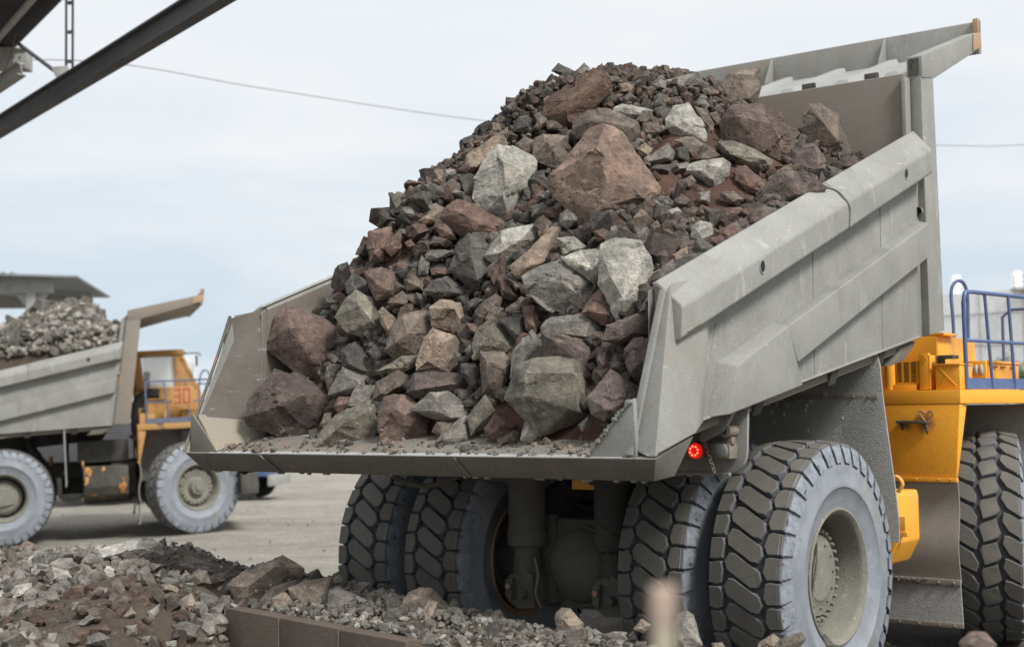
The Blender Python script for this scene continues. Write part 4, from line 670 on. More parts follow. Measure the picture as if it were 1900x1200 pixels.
load|R|141|151,10727,3122|986,591|-78,29,112 26,24,114 75,-12,-31 22,-39,-118 -46,-34,-83 15,-53,72 7,-78,-51 -20,-69,-30 -64,69,96 21,71,98 62,37,-21 18,28,-92 -38,27,-64|
load|R|106|-54,11191,3405|936,534|-65,14,97 -10,26,112 64,-27,-53 42,-35,-89 -21,-30,-70 35,-62,-31 -14,-61,-45 -36,-39,52 -54,58,85 -9,76,99 52,31,-37 34,30,-67 -18,20,-52|
load|P|74|44,11112,3428|959,528|-81,9,53 44,3,16 61,-13,-31 -10,-19,-49 -46,-22,27 29,-26,8 -7,-43,-27 -67,39,47 36,36,16 50,17,-23 -9,19,-37|
load|P|171|-185,11150,3252|908,571|-85,-15,25 59,21,126 122,-1,78 76,-34,-68 -68,-46,-138 -112,-21,-29 -17,-98,-54 -34,-77,3 67,-72,33 -71,71,26 49,81,108 100,66,69 62,53,-51 -56,35,-110 -92,37,-20|
load|D|329|-328,11567,3657|878,489|-26,40,247 130,34,156 216,-44,-30 70,-102,-286 -64,-87,-187 -201,-38,-64 -143,1,115 -1,-150,33 44,-205,-164 -24,195,220 177,136,-8 -56,77,-141 -121,143,109|dark grey brown diamond shaped boulder left of the light grey boulder
load|D|169|1024,9879,3239|1220,545|44,33,157 128,10,93 15,-51,-118 -135,-45,-132 -68,-22,-4 4,-111,-85 -35,-82,-9 17,-55,69 44,90,134 116,96,84 22,41,-91 -104,24,-104 -46,73,4|dark flat rock tucked behind the top of the right corner post
load|D|175|1296,10130,3470|1279,491|-181,-41,-56 -18,3,86 98,17,95 167,-6,42 40,-29,-57 -110,-51,-115 36,-72,39 12,-97,-44 -90,-85,-32 -142,36,-39 -7,78,79 90,92,86 146,65,42 40,38,-41 -81,51,-86|
load|T|87|1239,10282,3554|1262,474|-70,-3,6 58,14,65 62,-11,-13 -39,-17,-63 -44,-41,-1 32,-28,36 -28,-49,-43 -52,38,9 53,53,58 55,24,-7 -28,20,-48|
load|L|147|134,10035,2287|986,798|-93,-35,-74 -59,-1,62 22,18,133 69,-5,44 75,-35,-59 -14,-49,-98 -61,-87,-45 10,-49,73 48,-82,-38 -77,22,-61 -48,78,50 19,86,109 57,72,36 62,34,-50 -11,33,-82|small whitish pointed stone standing on the tail floor
load|R|171|-81,10244,2299|927,796|-133,-7,2 -50,20,115 48,11,65 39,-5,24 129,6,15 145,-19,-18 -52,-37,-113 -125,-17,-64 -84,-80,-41 24,-73,39 79,-65,9 -114,70,-1 36,70,52 103,69,11 -47,56,-95|small reddish stone beside the whitish pointed stone on the tail
load|B|101|-27,10144,2231|945,813|-95,-10,-5 36,13,58 76,5,41 67,-19,-31 -79,-26,-53 20,-37,34 25,-57,-12 -51,-57,-34 -79,34,-5 29,56,47 62,46,33 55,23,-26 -66,29,-45|
load|O|179|-244,10457,2382|891,772|-103,-6,9 40,35,175 120,-7,48 22,-42,-92 -78,-65,-149 21,-60,91 12,-98,-39 -26,-92,-46 -87,56,9 31,119,146 97,79,42 16,53,-75 -66,26,-121|olive wedge above the small reddish stone on the tail
load|G|72|494,9704,2329|1086,787|-51,-3,-2 28,13,59 54,-6,-3 -22,-21,-56 -29,-34,-1 13,-29,28 -10,-37,-24 -40,32,-2 25,41,49 47,26,-3 -16,17,-46|
load|D|59|634,9593,2335|1124,785|-78,-1,6 -8,6,24 68,-6,5 5,-15,-33 25,-29,2 -1,-30,-15 -7,-23,10 -63,24,5 -6,27,19 57,26,4 6,21,-27|
load|P|114|635,9895,2785|1119,665|-43,16,85 52,16,84 56,-19,-45 -18,-41,-108 -46,-15,-12 20,-47,33 -8,-71,-43 -33,-49,-9 -31,67,73 47,56,71 50,33,-35 -11,14,-87 -34,40,-7|
load|D|77|728,9769,2735|1145,678|-61,-2,21 2,3,44 56,-1,5 46,-20,-51 -47,-15,-26 -25,-40,-15 -1,-27,24 22,-36,-1 -48,28,18 4,32,37 49,37,5 40,19,-41 -36,23,-21|
load|P|540|-1935,11877,2510|532,753|-338,-76,-109 -325,12,50 -175,61,248 -98,82,328 112,16,264 230,23,183 418,-44,41 416,-32,-77 324,-90,-234 111,-112,-319 -163,-115,-248 -309,-70,-188 -73,-224,164 198,-243,72 -141,-244,-67 -113,-285,-65 -313,154,-93 -173,246,204 52,298,220 305,277,33 238,161,-197 -182,206,-210|huge dark purple boulder at the left end of the tail edge
load|M|528|-1823,12189,3056|569,635|-304,-10,-15 -240,34,233 -153,66,348 11,67,295 239,54,188 370,-17,59 388,-89,-189 201,-129,-329 16,-105,-317 -107,-98,-244 -280,-33,-118 -59,-199,48 125,-197,101 77,-251,-122 -69,-192,98 -274,174,-5 -155,281,300 181,208,163 301,126,-149 -12,126,-255 -259,185,-89|big red brown broken boulder against the left side wall
load|O|326|-1283,11851,3257|668,587|-230,-4,-19 -133,17,141 -45,33,227 107,15,138 189,-26,-25 221,-59,-187 35,-78,-209 -126,-44,-162 -17,-104,63 115,-172,-70 -10,-96,96 -209,156,-8 -54,184,197 143,106,-15 14,74,-167|olive grey boulder right above the big red brown broken boulder
load|D|172|-1330,12081,3520|664,530|-108,-13,13 -41,23,138 114,-4,22 128,-48,-94 -85,-44,-81 77,-73,7 -22,-88,-37 -30,-71,-1 -97,62,18 -40,82,120 86,78,25 97,41,-70 -80,57,-59|
load|D|127|-1592,12364,3422|616,557|-77,-10,26 -7,12,79 77,-2,46 100,-16,-39 -23,-31,-80 -75,-26,-38 66,-68,-28 -25,-69,-23 5,-44,38 -70,48,26 -12,59,69 56,64,43 77,33,-29 -24,19,-63 -68,31,-27|dark round stone resting on the left rim of the body
load|T|134|-1056,11666,3197|717,593|-73,13,67 -25,19,120 95,-11,4 39,-53,-134 -42,-10,-33 0,-52,48 34,-92,-94 -6,-65,-17 -63,56,58 -25,83,103 75,44,7 27,31,-106 -37,38,-24|
load|G|189|-430,10510,2269|847,806|-154,-33,-73 -66,-20,31 55,26,134 91,13,134 126,-36,-76 -48,-65,-125 -90,-108,-49 35,-72,64 60,-107,-38 -128,33,-63 -57,61,22 44,104,107 73,96,107 102,58,-66 -43,50,-108|grey triangular stone standing on the tail floor
load|B|320|-837,11419,3071|758,620|-140,-2,96 -65,27,164 146,39,201 203,27,142 186,-13,5 54,-58,-186 -98,-70,-242 -212,-65,-146 -12,-159,-20 -97,-179,-86 -127,129,85 110,162,173 145,96,9 -92,67,-196|dark brown boulder with a smooth face in the lower left of the heap
load|T|242|-509,11343,3209|832,587|-166,-3,61 -71,9,128 100,23,108 138,-13,19 138,-51,-117 81,-54,-173 -146,-37,-94 -44,-85,48 52,-107,38 -143,100,55 78,104,93 110,48,-93 -126,65,-73|square tan block above the lower middle of the heap
load|T|294|-611,11140,2898|815,654|-149,-46,-67 -87,27,122 -12,38,206 176,11,137 213,2,61 139,-66,-182 -65,-64,-162 -157,-70,-142 16,-122,52 -58,-138,-76 -125,90,-51 -11,149,176 175,132,56 -55,59,-130|cracked grey tan rock under the square tan block
load|D|211|-1292,11673,2867|662,668|-140,7,77 -25,32,161 54,20,95 168,-53,-124 101,-63,-143 -117,-24,-62 46,-77,60 74,-129,-95 -53,-114,-38 -81,-87,46 -127,107,67 -33,132,137 35,101,81 127,70,-99 74,31,-115 -104,47,-48|
load|D|118|-1120,11544,2901|699,658|-88,6,31 -2,16,85 96,-6,-10 2,-32,-97 7,-57,-35 -54,-55,19 51,-61,-8 -76,47,27 -7,74,72 75,39,-7 -3,28,-78|
load|O|145|-1511,11802,2746|617,696|-74,-17,-21 -38,15,108 82,2,86 64,-14,-23 -30,-56,-160 -39,-76,-16 48,-65,40 30,-72,-12 -71,58,-16 -39,67,90 57,80,73 44,53,-17 -34,24,-131|
load|G|233|-1335,11566,2657|649,711|-191,-28,-88 -83,46,164 74,24,104 172,11,83 175,-17,-34 40,-21,-90 -132,-33,-98 -71,-120,-57 -22,-73,65 70,-85,37 82,-88,-8 -173,96,-68 47,136,91 133,84,-23 -121,67,-77|bluish grey rock right of the huge dark purple boulder
load|O|167|-913,11316,2799|742,678|-189,-39,-43 26,-1,79 167,14,88 158,-11,11 27,-33,-64 -162,-29,-71 66,-64,29 19,-78,-21 -107,-85,-27 -162,47,-32 17,62,68 133,78,75 127,50,12 19,34,-50 -139,56,-55|
load|B|215|-975,11224,2631|725,715|-150,-43,-106 -126,4,45 60,38,156 166,0,79 139,-19,-15 -65,-49,-135 28,-82,54 66,-113,-3 -23,-123,-63 -68,-115,-52 -130,43,-84 -111,91,40 42,124,133 130,89,68 105,95,-9 -63,60,-108|
load|P|264|-576,10944,2640|810,711|-272,-24,-67 -199,3,97 -54,23,111 222,4,75 276,7,1 240,-35,-73 38,-5,-33 -144,-29,-123 -22,-94,39 132,-110,2 10,-120,-10 -180,-117,-44 -235,112,-51 -53,120,95 219,138,5 22,127,-24|long pinkish grey rock under the cracked grey tan rock
load|R|131|-1364,11482,2499|640,749|-102,-8,-12 -65,8,74 128,-3,34 80,-9,-14 -51,-36,-89 -67,-59,-8 81,-63,21 42,-64,-6 -91,38,-9 -63,72,62 96,66,29 59,41,-10 -49,17,-72|small pale red stone between the purple and olive tail boulders
load|O|351|-1280,11197,2330|654,791|-307,-61,-198 -255,-31,-50 -125,-20,78 94,23,198 206,33,215 253,33,130 241,-53,-37 140,-67,-147 -102,-66,-181 -31,-152,37 155,-146,102 -107,-160,-30 -273,109,-168 -127,186,62 155,177,176 185,95,-34 -102,98,-154|long olive boulder lying on the tail floor second from the left
load|M|326|-865,10899,2384|745,780|-182,-31,-1 -143,49,163 5,32,194 124,24,123 216,-21,-24 209,-63,-132 -26,-63,-219 -171,-56,-173 -49,-134,79 115,-134,-22 -61,-105,70 -165,145,-5 -6,148,156 169,121,-24 -33,90,-186|rounded red boulder on the tail floor right of the long olive one
load|G|257|-537,10739,2446|819,756|-265,-6,-3 -104,25,139 40,30,138 202,-4,28 193,-32,-62 112,-31,-114 -12,-38,-95 -157,-9,-49 -54,-105,-9 -54,-78,80 95,-91,20 71,-132,-65 -226,105,0 24,173,117 152,113,-48 -17,80,-76|jagged grey rock perched above the grey triangular stone
load|B|108|-537,10645,2296|820,795|-80,-20,-18 -46,13,61 79,7,51 61,-13,-19 -9,-27,-71 -21,-43,33 30,-49,-7 -3,-64,-35 -70,42,-15 -40,44,51 62,50,42 48,33,-16 -11,27,-59|
load|B|88|-1524,11515,2369|606,780|-58,-14,-40 -22,8,55 45,15,64 47,-5,-3 -18,-26,-79 -32,-52,-26 30,-27,37 37,-45,-3 -52,20,-34 -23,41,45 31,50,52 34,28,-3 -19,8,-65|
load|D|86|-1627,11490,2231|582,810|-51,8,63 25,19,71 40,-22,-62 -17,-25,-61 21,-41,-23 -5,-50,-29 13,-28,31 -48,47,52 14,55,59 28,11,-50 -21,26,-50|
load|O|91|-2013,11825,2203|508,816|-86,-3,35 71,3,33 93,-11,-16 15,-20,-39 -75,-9,-15 60,-48,-7 -28,-42,-5 -32,-38,18 -77,34,28 53,36,27 71,27,-14 5,33,-32 -69,37,-12|
load|R|219|-1143,12090,3868|704,454|-93,31,127 111,34,177 114,-13,-24 37,-60,-151 -84,-66,-160 -102,-22,-23 -32,-116,-86 -18,-86,35 73,-85,88 57,-106,-16 -86,129,119 85,105,157 88,64,-9 20,65,-109 -79,49,-119 -93,78,-6|dark red square rock on the left silhouette of the heap
load|R|121|-993,11985,3876|733,453|-98,-22,-45 -18,-13,16 40,24,142 62,3,58 53,-22,-46 -36,-48,-119 41,-50,26 -12,-72,-62 -5,-64,-5 -85,29,-33 -20,42,18 28,78,123 47,47,51 38,43,-32 -35,26,-92|
load|M|225|-1085,11836,3527|712,525|-179,38,105 -29,35,137 112,15,79 153,-7,-23 96,-46,-146 -63,-40,-163 -85,-9,-21 58,-113,-85 -47,-86,-24 -8,-60,69 69,-71,32 -155,114,93 85,107,73 72,48,-114 -77,75,-11|red brown block under the dark red square rock
load|B|120|-812,11701,3498|768,527|-94,4,34 4,10,73 84,-11,11 75,-32,-60 -72,-25,-58 -51,-52,14 38,-51,0 41,-73,-37 -82,59,33 -1,62,65 65,38,13 57,35,-44 -64,37,-43|
load|D|206|-561,11527,3431|827,536|-170,-20,-14 -104,29,87 32,32,115 226,-4,-17 207,-14,-56 -25,-27,-84 -141,-21,-53 29,-74,58 111,-95,-32 -53,-84,-28 -46,-88,-9 -143,99,0 25,112,104 170,75,-38 -118,80,-34|
load|G|130|-611,11776,3747|815,473|-119,-14,5 -60,3,50 148,1,40 148,-6,3 -20,-29,-61 -109,-26,-46 -62,-62,-3 102,-50,21 -5,-73,-36 -100,34,9 -52,50,47 119,58,39 120,44,8 -18,28,-45 -92,42,-31|
load|G|103|-742,11763,3652|786,494|-45,-6,9 -16,15,100 54,-3,38 44,-28,-74 -35,-27,-83 -11,-56,-42 -1,-36,29 21,-43,7 -40,43,12 -15,51,86 41,50,37 34,18,-56 -31,21,-64|
load|R|98|-579,11679,3592|820,504|-100,1,24 28,5,43 116,-13,0 48,-22,-39 -90,-14,-27 11,-42,10 26,-60,-24 -29,-48,-13 -85,47,25 20,49,40 94,28,4 37,35,-27 -76,36,-17|
load|P|92|-625,11861,3870|812,448|-89,-17,-30 -30,10,54 91,-2,20 51,-14,-41 -54,-42,-22 -6,-41,14 25,-47,-21 -75,30,-19 -27,56,50 72,46,23 40,21,-29|
load|M|151|-563,11916,3986|827,425|-100,0,25 -41,26,109 91,-5,42 101,-38,-103 -39,-42,-82 55,-83,-58 -61,-75,6 -6,-59,28 -85,68,29 -35,89,98 73,68,44 82,19,-79 -34,33,-59|
load|T|132|-674,12021,4112|804,399|-115,-26,-39 46,13,107 116,12,65 36,-21,-61 -64,-37,-78 54,-52,22 -18,-69,-34 -59,-64,-26 -98,47,-22 36,64,97 94,66,63 28,27,-42 -56,41,-53|pale tan pointed stone on the left edge above the red whitish edged rock
load|R|61|-871,11927,3862|760,453|-46,-1,13 14,6,43 50,-7,-9 -6,-14,-50 -24,-23,4 10,-26,18 0,-40,-32 -40,31,14 9,36,39 40,22,-4 -6,16,-38|
load|D|93|-302,11308,3297|880,563|-68,-4,14 8,8,52 94,3,32 8,-24,-45 -58,-29,-64 -27,-51,-33 4,-41,20 57,-36,16 -57,37,15 5,48,46 76,49,30 5,27,-34 -49,14,-50|
load|R|79|-316,11131,3082|877,609|-58,6,46 63,8,36 35,-20,-50 -30,-8,-30 -10,-41,-13 -34,-31,29 25,-44,-33 -48,44,41 52,35,32 29,27,-37 -25,23,-22|
load|D|137|-317,10807,2712|874,694|-75,12,83 34,11,91 70,7,45 52,-48,-118 -2,-48,-100 -83,-7,10 -32,-68,3 16,-63,36 33,-82,-73 -63,62,70 26,80,77 56,53,39 41,21,-96 -4,31,-80 -70,39,10|
load|B|124|-935,11683,3358|742,557|-115,-15,-12 21,13,87 100,5,26 62,-20,-54 -75,-20,-52 17,-39,50 44,-69,-37 -29,-63,-26 -99,41,-5 13,59,76 78,57,27 48,24,-40 -65,27,-39|
load|P|126|-514,12247,4389|840,349|-63,5,49 6,20,103 92,-9,10 24,-36,-97 -54,-25,-77 17,-76,-63 -27,-60,14 7,-47,26 -53,53,48 3,76,95 75,45,17 18,31,-70 -45,24,-56|
load|D|169|-352,12254,4409|873,346|-102,17,99 2,9,114 105,-13,22 53,-51,-139 -67,-40,-102 -45,-100,-84 1,-63,34 71,-78,2 -86,88,93 -1,83,106 84,74,31 42,28,-104 -58,47,-72|
bank|T|370|-2090,11816,1036|492,1074|-309,-35,-22 -150,48,106 140,106,220 347,24,103 335,-13,21 128,-33,-27 -53,-95,-190 -117,-126,-193 -226,-97,-119 114,-87,129 -98,-183,-20 105,-131,138 -279,104,-31 94,221,170 253,138,3 -64,44,-168 -222,115,-119|big angular grey tan rock on the bank left of the rear tyres
bank|L|329|-3489,12685,1196|231,1026|-464,-80,-148 -245,-2,46 9,36,77 106,23,134 235,38,141 354,18,75 367,-35,-32 143,-39,-66 -121,-39,-64 -397,-115,-164 129,-150,54 -149,-162,-12 211,-135,50 -419,55,-135 -29,157,52 151,186,101 266,108,-40 -147,136,-69|long light grey boulder along the top of the bank at left
bank|T|240|-1623,11241,991|578,1100|-181,15,54 -59,40,99 174,51,137 190,-14,-13 68,-32,-42 -29,-55,-137 -113,-49,-87 -16,-78,77 121,-103,12 1,-142,-66 -50,-109,-35 -166,139,31 125,187,98 43,73,-45 -108,75,-84|pale tan rock right of the big angular rock on the bank
bank|T|154|-1843,11226,921|523,1120|-92,-54,-72 -86,8,51 12,26,97 115,5,33 101,-14,-14 -25,-58,-81 15,-65,49 49,-78,6 -41,-102,-30 -87,22,-68 -81,66,35 -3,94,71 84,68,19 74,42,-18 -35,37,-77|
bank|B|183|-1919,11460,969|517,1099|-156,-50,-75 -50,25,66 168,49,128 220,41,95 91,-7,18 -56,-42,-94 -135,-70,-114 -44,-91,-34 -13,-59,53 53,-74,24 -139,31,-68 128,113,99 59,101,4 -126,33,-103|
bank|G|188|-1342,10961,978|635,1114|-107,23,84 -34,30,106 165,-10,21 122,-58,-53 -23,-61,-99 -107,-43,-36 -1,-142,-50 -45,-70,56 75,-99,21 -96,89,60 -39,121,76 129,60,8 89,56,-57 -30,41,-93 -100,65,-43|
bank|R|129|-2601,12241,984|398,1080|-90,-10,17 2,27,66 135,1,13 18,-48,-69 -77,-30,-35 -17,-75,-9 18,-48,46 78,-65,13 -87,59,6 -8,73,48 100,60,4 2,27,-65 -73,28,-35|small orange red stone left of the big angular rock
bank|B|195|-2811,12631,1048|372,1056|-196,1,51 -34,30,102 144,-11,30 190,-50,-59 6,-63,-92 -76,-33,-21 -54,-81,31 70,-84,21 29,-120,-20 -183,100,32 -44,102,77 104,65,18 143,28,-55 -16,47,-86 -83,70,-27|
bank|T|112|-2608,11291,933|348,1118|-96,-6,7 20,34,75 80,-11,-11 20,-40,-73 -40,-41,8 20,-36,38 17,-58,-18 -90,40,-1 6,72,56 56,35,-15 7,11,-66|
bank|G|180|-2389,11260,789|399,1153|-163,-4,46 -81,6,77 154,1,42 158,-22,-20 49,-56,-96 -87,-42,-31 -42,-93,-12 -21,-65,46 101,-105,3 -153,92,24 -80,73,54 109,89,22 118,47,-26 23,41,-92 -86,39,-37|flat grey stone at the left end of the concrete kerb wall
bank|D|159|-2561,11021,750|344,1171|-120,1,60 -11,25,71 124,8,40 103,-43,-49 11,-67,-84 -98,-19,-18 -21,-90,4 15,-72,50 88,-98,-24 -115,72,38 -26,97,47 86,77,22 69,35,-51 -9,23,-81 -96,52,-25|dark grey stone at the bottom of the left pile
bank|T|85|-2788,11447,1032|315,1091|-78,12,31 -10,13,38 80,-7,-2 67,-22,-42 -54,-14,-17 5,-33,22 37,-47,-13 -11,-47,-2 -70,37,22 -18,50,27 59,23,-6 48,11,-38 -53,25,-18|
bank|L|80|-2809,11065,899|286,1134|-62,-9,-4 42,32,70 35,-4,-6 -6,-37,-66 -20,-33,2 33,-16,47 4,-46,-20 -60,25,-8 27,53,54 19,33,-10 -13,2,-59|
bank|G|113|-3392,11593,977|185,1100|-104,-18,-4 -11,15,59 76,12,42 79,-27,-39 -31,-32,-45 6,-38,45 59,-58,-17 -6,-63,-21 -100,35,-9 -27,73,42 47,61,28 51,24,-37 -38,16,-42|
bank|B|137|-3245,11576,983|218,1098|-64,32,86 4,37,118 88,-18,-12 30,-51,-92 -38,-53,-74 20,-46,61 34,-85,-45 -2,-94,-30 -67,81,65 -13,90,91 56,48,-17 6,26,-83 -53,33,-69|
bank|T|68|-2976,10965,900|241,1137|-51,-17,-20 3,20,55 59,-3,-7 -17,-21,-36 33,-31,3 1,-38,-11 9,-11,37 -50,15,-20 -5,45,42 40,30,-10 -22,12,-33|
bank|G|85|-3251,10732,871|158,1153|-86,-24,-28 27,21,59 79,10,28 -5,-27,-44 7,-48,-19 -34,-51,-8 49,-26,20 -81,14,-27 8,65,42 53,46,18 -17,20,-42|
bank|G|136|-3810,11575,945|90,1109|-96,14,67 57,20,65 107,-25,-15 32,-56,-78 -63,-28,-30 78,-77,2 -21,-77,-11 -16,-48,34 -103,87,46 25,85,45 71,32,-19 4,24,-73 -75,48,-33|
bank|L|155|-4103,11744,971|38,1098|-115,-12,6 -36,10,63 98,25,86 134,-26,-12 17,-40,-69 -70,-37,-60 7,-53,40 84,-85,7 -19,-93,-30 -112,45,-1 -50,71,45 59,89,63 85,57,-19 -1,16,-62 -79,33,-57|pale stone at the left picture edge under the kerb wall
bank|G|129|-4096,12258,1067|78,1065|-102,-8,-2 -55,12,50 111,7,39 127,-14,-22 -56,-35,-62 64,-60,-2 -37,-60,4 6,-57,22 -101,48,-8 -61,60,35 75,58,26 92,29,-23 -61,20,-57|
bank|L|136|-3889,12134,1061|112,1067|-91,26,84 58,15,48 121,-12,-21 -11,-48,-69 -72,-28,-35 -20,-80,-11 43,-63,29 63,-61,0 -93,77,64 31,62,34 78,56,-24 -33,33,-64 -75,25,-34|
bank|G|94|-3899,11416,913|55,1122|-94,10,23 57,16,46 69,-18,-25 -46,-27,-39 53,-53,-9 -11,-47,-11 44,-30,33 -90,44,15 34,48,33 42,26,-26 -57,31,-39|
bank|T|68|-4040,11387,901|22,1126|-47,-2,9 -6,22,47 65,-10,-8 -5,-24,-39 9,-37,-12 -22,-29,10 43,-32,1 -50,30,3 -13,43,36 43,23,-11 -16,15,-36|
bank|G|79|-3471,11260,924|144,1124|-56,11,28 44,14,35 55,-19,-35 -44,-24,-34 33,-28,21 28,-39,-9 -19,-26,18 -55,40,18 26,45,24 36,13,-33 -47,14,-32|
bank|R|175|-5483,15940,943|50,1017|-177,-27,-14 -33,33,109 132,5,27 132,-30,-52 -31,-36,-61 -73,-88,3 68,-72,22 97,-102,-17 -173,53,-17 -62,122,82 84,69,18 89,27,-46 -53,46,-56|pinkish stone on the kerb wall at the left picture edge
bank|D|137|-3110,10534,766|178,1188|-98,-2,33 22,16,60 121,-2,15 101,-39,-49 -102,-36,-47 83,-69,17 -28,-72,-14 -46,-51,27 -100,66,16 0,75,39 83,56,3 68,22,-50 -104,36,-50|
bank|G|79|-2914,10785,801|244,1168|-55,9,28 39,16,42 49,-19,-32 -28,-29,-45 22,-25,19 31,-46,-8 -27,-27,23 -53,37,19 23,47,29 32,16,-31 -35,22,-44|
bank|B|110|-3473,12201,1086|206,1060|-109,-5,-5 -10,27,62 107,-1,10 9,-35,-57 18,-68,-15 -41,-49,3 85,-51,13 -103,41,-9 -21,65,47 72,57,2 -7,19,-52|
bank|G|82|-3365,12453,1142|244,1042|-84,9,22 44,14,38 71,-16,-23 -40,-15,-31 39,-40,-6 -9,-42,-9 23,-32,18 -77,35,15 26,47,28 49,22,-22 -42,18,-29|
bank|G|70|-2403,11932,955|426,1094|-46,8,29 24,15,36 58,-21,-30 -22,-20,-38 -20,-20,19 16,-22,15 1,-38,-11 -44,40,19 15,36,26 41,15,-29 -23,8,-35|
bank|G|71|-2793,10751,729|271,1187|-60,9,23 34,12,29 58,-17,-29 -37,-18,-28 28,-19,22 30,-40,-7 -18,-26,13 -57,34,14 21,35,20 39,17,-29 -38,13,-28|
bank|L|63|-2632,10841,684|317,1194|-47,3,15 49,7,29 46,-12,-25 -42,-15,-24 -18,-24,11 40,-19,23 -11,-30,-7 -44,29,8 34,31,19 32,15,-25 -41,16,-24|
bank|T|259|-660,10565,979|790,1123|-214,-16,-8 -141,13,107 -48,32,146 59,45,127 223,-38,-23 117,-56,-59 63,-73,-135 -30,-70,-108 -49,-112,79 37,-165,-45 -185,97,-20 -50,166,104 176,108,-36 44,68,-128|large rounded tan boulder on the bank before the inner left tyre
bank|G|120|-1078,10950,1004|698,1106|-101,-38,-57 -50,6,33 60,25,84 118,-3,18 36,-17,-20 -72,-47,-63 -27,-70,-8 36,-36,50 30,-65,-2 -88,24,-53 -44,51,23 44,86,63 93,53,9 27,23,-20 -63,7,-56|
bank|G|112|-927,10784,1002|729,1113|-81,-3,17 -14,16,61 90,9,27 57,-22,-37 -50,-41,-60 -25,-78,-28 -2,-39,27 45,-44,18 -71,47,7 -16,66,43 70,43,17 43,25,-36 -47,22,-57|
bank|G|171|-1361,10993,978|631,1111|-92,23,84 -10,40,109 164,-19,3 41,-43,-61 -39,-71,-98 -85,-32,-34 107,-77,14 0,-99,-16 -21,-68,45 -85,97,60 -16,98,82 127,58,-5 27,32,-58 -41,19,-89 -78,42,-35|
bank|T|126|-625,10339,967|796,1136|-80,-27,-15 -4,29,94 62,20,81 51,-20,-30 -26,-61,-101 -1,-39,47 31,-74,-8 -14,-87,-53 -71,44,-21 -8,93,68 47,80,59 38,32,-31 -26,10,-91|
bank|T|174|350,9608,996|1056,1158|-74,26,59 -36,43,99 25,42,93 118,-24,-8 116,-38,-78 42,-63,-121 -66,-39,-76 -82,-9,16 -38,-58,44 7,-80,-10 -32,-67,34 -56,106,34 25,93,65 101,34,-77 -49,32,-75|tall upright grey tan stone on the bank before the axle housing
bank|L|59|-257,10062,950|889,1149|-44,7,23 46,11,28 33,-18,-25 -31,-11,-19 -12,-33,-3 -16,-23,15 20,-31,-9 -36,29,16 38,34,19 27,16,-25 -25,19,-19|
bank|L|68|-187,9955,945|907,1155|-52,2,7 12,17,48 56,-12,-17 -26,-19,-34 27,-38,-3 -11,-40,-10 6,-19,25 -43,31,1 9,47,34 45,21,-19 -22,12,-32|
bank|G|68|-909,10133,905|719,1161|-62,-7,6 26,11,34 59,1,16 29,-21,-25 -55,-16,-25 20,-26,28 21,-38,-13 -17,-41,-3 -55,32,-1 18,42,23 46,30,9 20,16,-25 -49,18,-25|
bank|L|67|-1123,10467,919|674,1145|-29,-1,5 9,15,48 50,6,30 13,-27,-44 -40,-23,-31 10,-14,35 11,-43,-18 -12,-38,-9 -27,30,0 5,45,35 38,34,20 8,9,-41 -35,7,-29|
bank|G|75|-1227,10665,937|653,1135|-64,6,24 17,11,36 66,-7,-2 -6,-28,-52 -20,-28,12 12,-33,20 1,-45,-23 -57,41,15 10,42,25 50,35,-8 -8,6,-47|
bank|T|54|170,9481,919|1002,1180|-69,10,32 27,7,19 38,-17,-25 -10,-13,-19 22,-29,-11 -9,-33,-7 17,-15,18 -58,29,24 21,29,13 31,16,-24 -9,16,-19|
bank|L|87|638,9304,934|1139,1182|-92,-25,-26 0,16,43 94,9,37 68,-11,-6 -63,-22,-38 42,-32,24 -32,-45,-13 -43,-45,-5 -72,14,-26 3,45,31 81,47,25 60,27,-10 -48,22,-37|
bank|L|55|536,9428,952|1106,1173|-57,8,20 -3,7,25 56,-8,-9 -5,-16,-30 18,-28,0 -4,-29,-10 -3,-22,14 -46,27,13 -1,35,16 47,14,-10 -3,13,-29|
bank|G|57|501,9222,930|1099,1189|-73,1,2 22,6,24 68,-2,1 -27,-15,-24 27,-25,4 -20,-35,-11 10,-17,17 -59,23,-2 18,29,16 56,22,-3 -21,14,-24|
bank|G|177|1056,8833,1044|1275,1174|-71,-11,19 -43,42,101 17,49,125 61,39,100 105,-45,-80 10,-77,-125 -76,-45,-78 -22,-56,60 34,-90,-20 -42,-101,-31 -46,80,0 25,116,90 100,53,-82 -51,44,-79|pointed greenish grey stone between the two right rear tyres
bank|T|91|1501,8392,1045|1428,1192|-63,0,8 28,14,53 61,-1,19 44,-21,-39 -80,-25,-37 15,-49,-15 -32,-43,8 6,-34,33 -45,37,0 29,50,37 56,34,9 41,15,-38 -59,22,-38|
bank|B|101|1611,8283,1064|1469,1190|-77,-2,17 62,17,55 82,-1,15 27,-24,-40 -84,-35,-37 47,-42,17 -59,-67,-15 -49,-41,16 -54,49,6 59,55,39 77,48,5 31,24,-40 -61,19,-39|
bank|D|57|1782,8132,1092|1536,1190|-28,10,26 -8,19,42 50,-12,-24 -7,-23,-45 -23,-16,20 -7,-21,20 -7,-41,-20 -18,28,17 0,40,30 48,18,-25 -1,-2,-41|
bank|T|74|818,9120,1038|1191,1161|-65,-12,-19 -7,16,50 58,1,5 1,-22,-44 29,-35,8 -5,-42,-10 -9,-23,37 -51,21,-20 -3,52,35 50,36,-2 2,5,-40|
bank|G|102|649,9300,933|1140,1183|-75,8,35 62,10,46 88,-7,-5 3,-36,-40 -78,-22,-28 33,-40,36 -2,-54,-7 -46,-61,-6 -59,49,22 55,63,30 74,27,-9 6,30,-42 -61,33,-31|
bank|B|50|752,9193,957|1173,1181|-29,5,13 12,13,38 37,-9,-12 -18,-18,-30 -10,-32,-11 -15,-21,11 14,-21,-1 -22,27,7 13,37,27 32,14,-13 -13,5,-28|
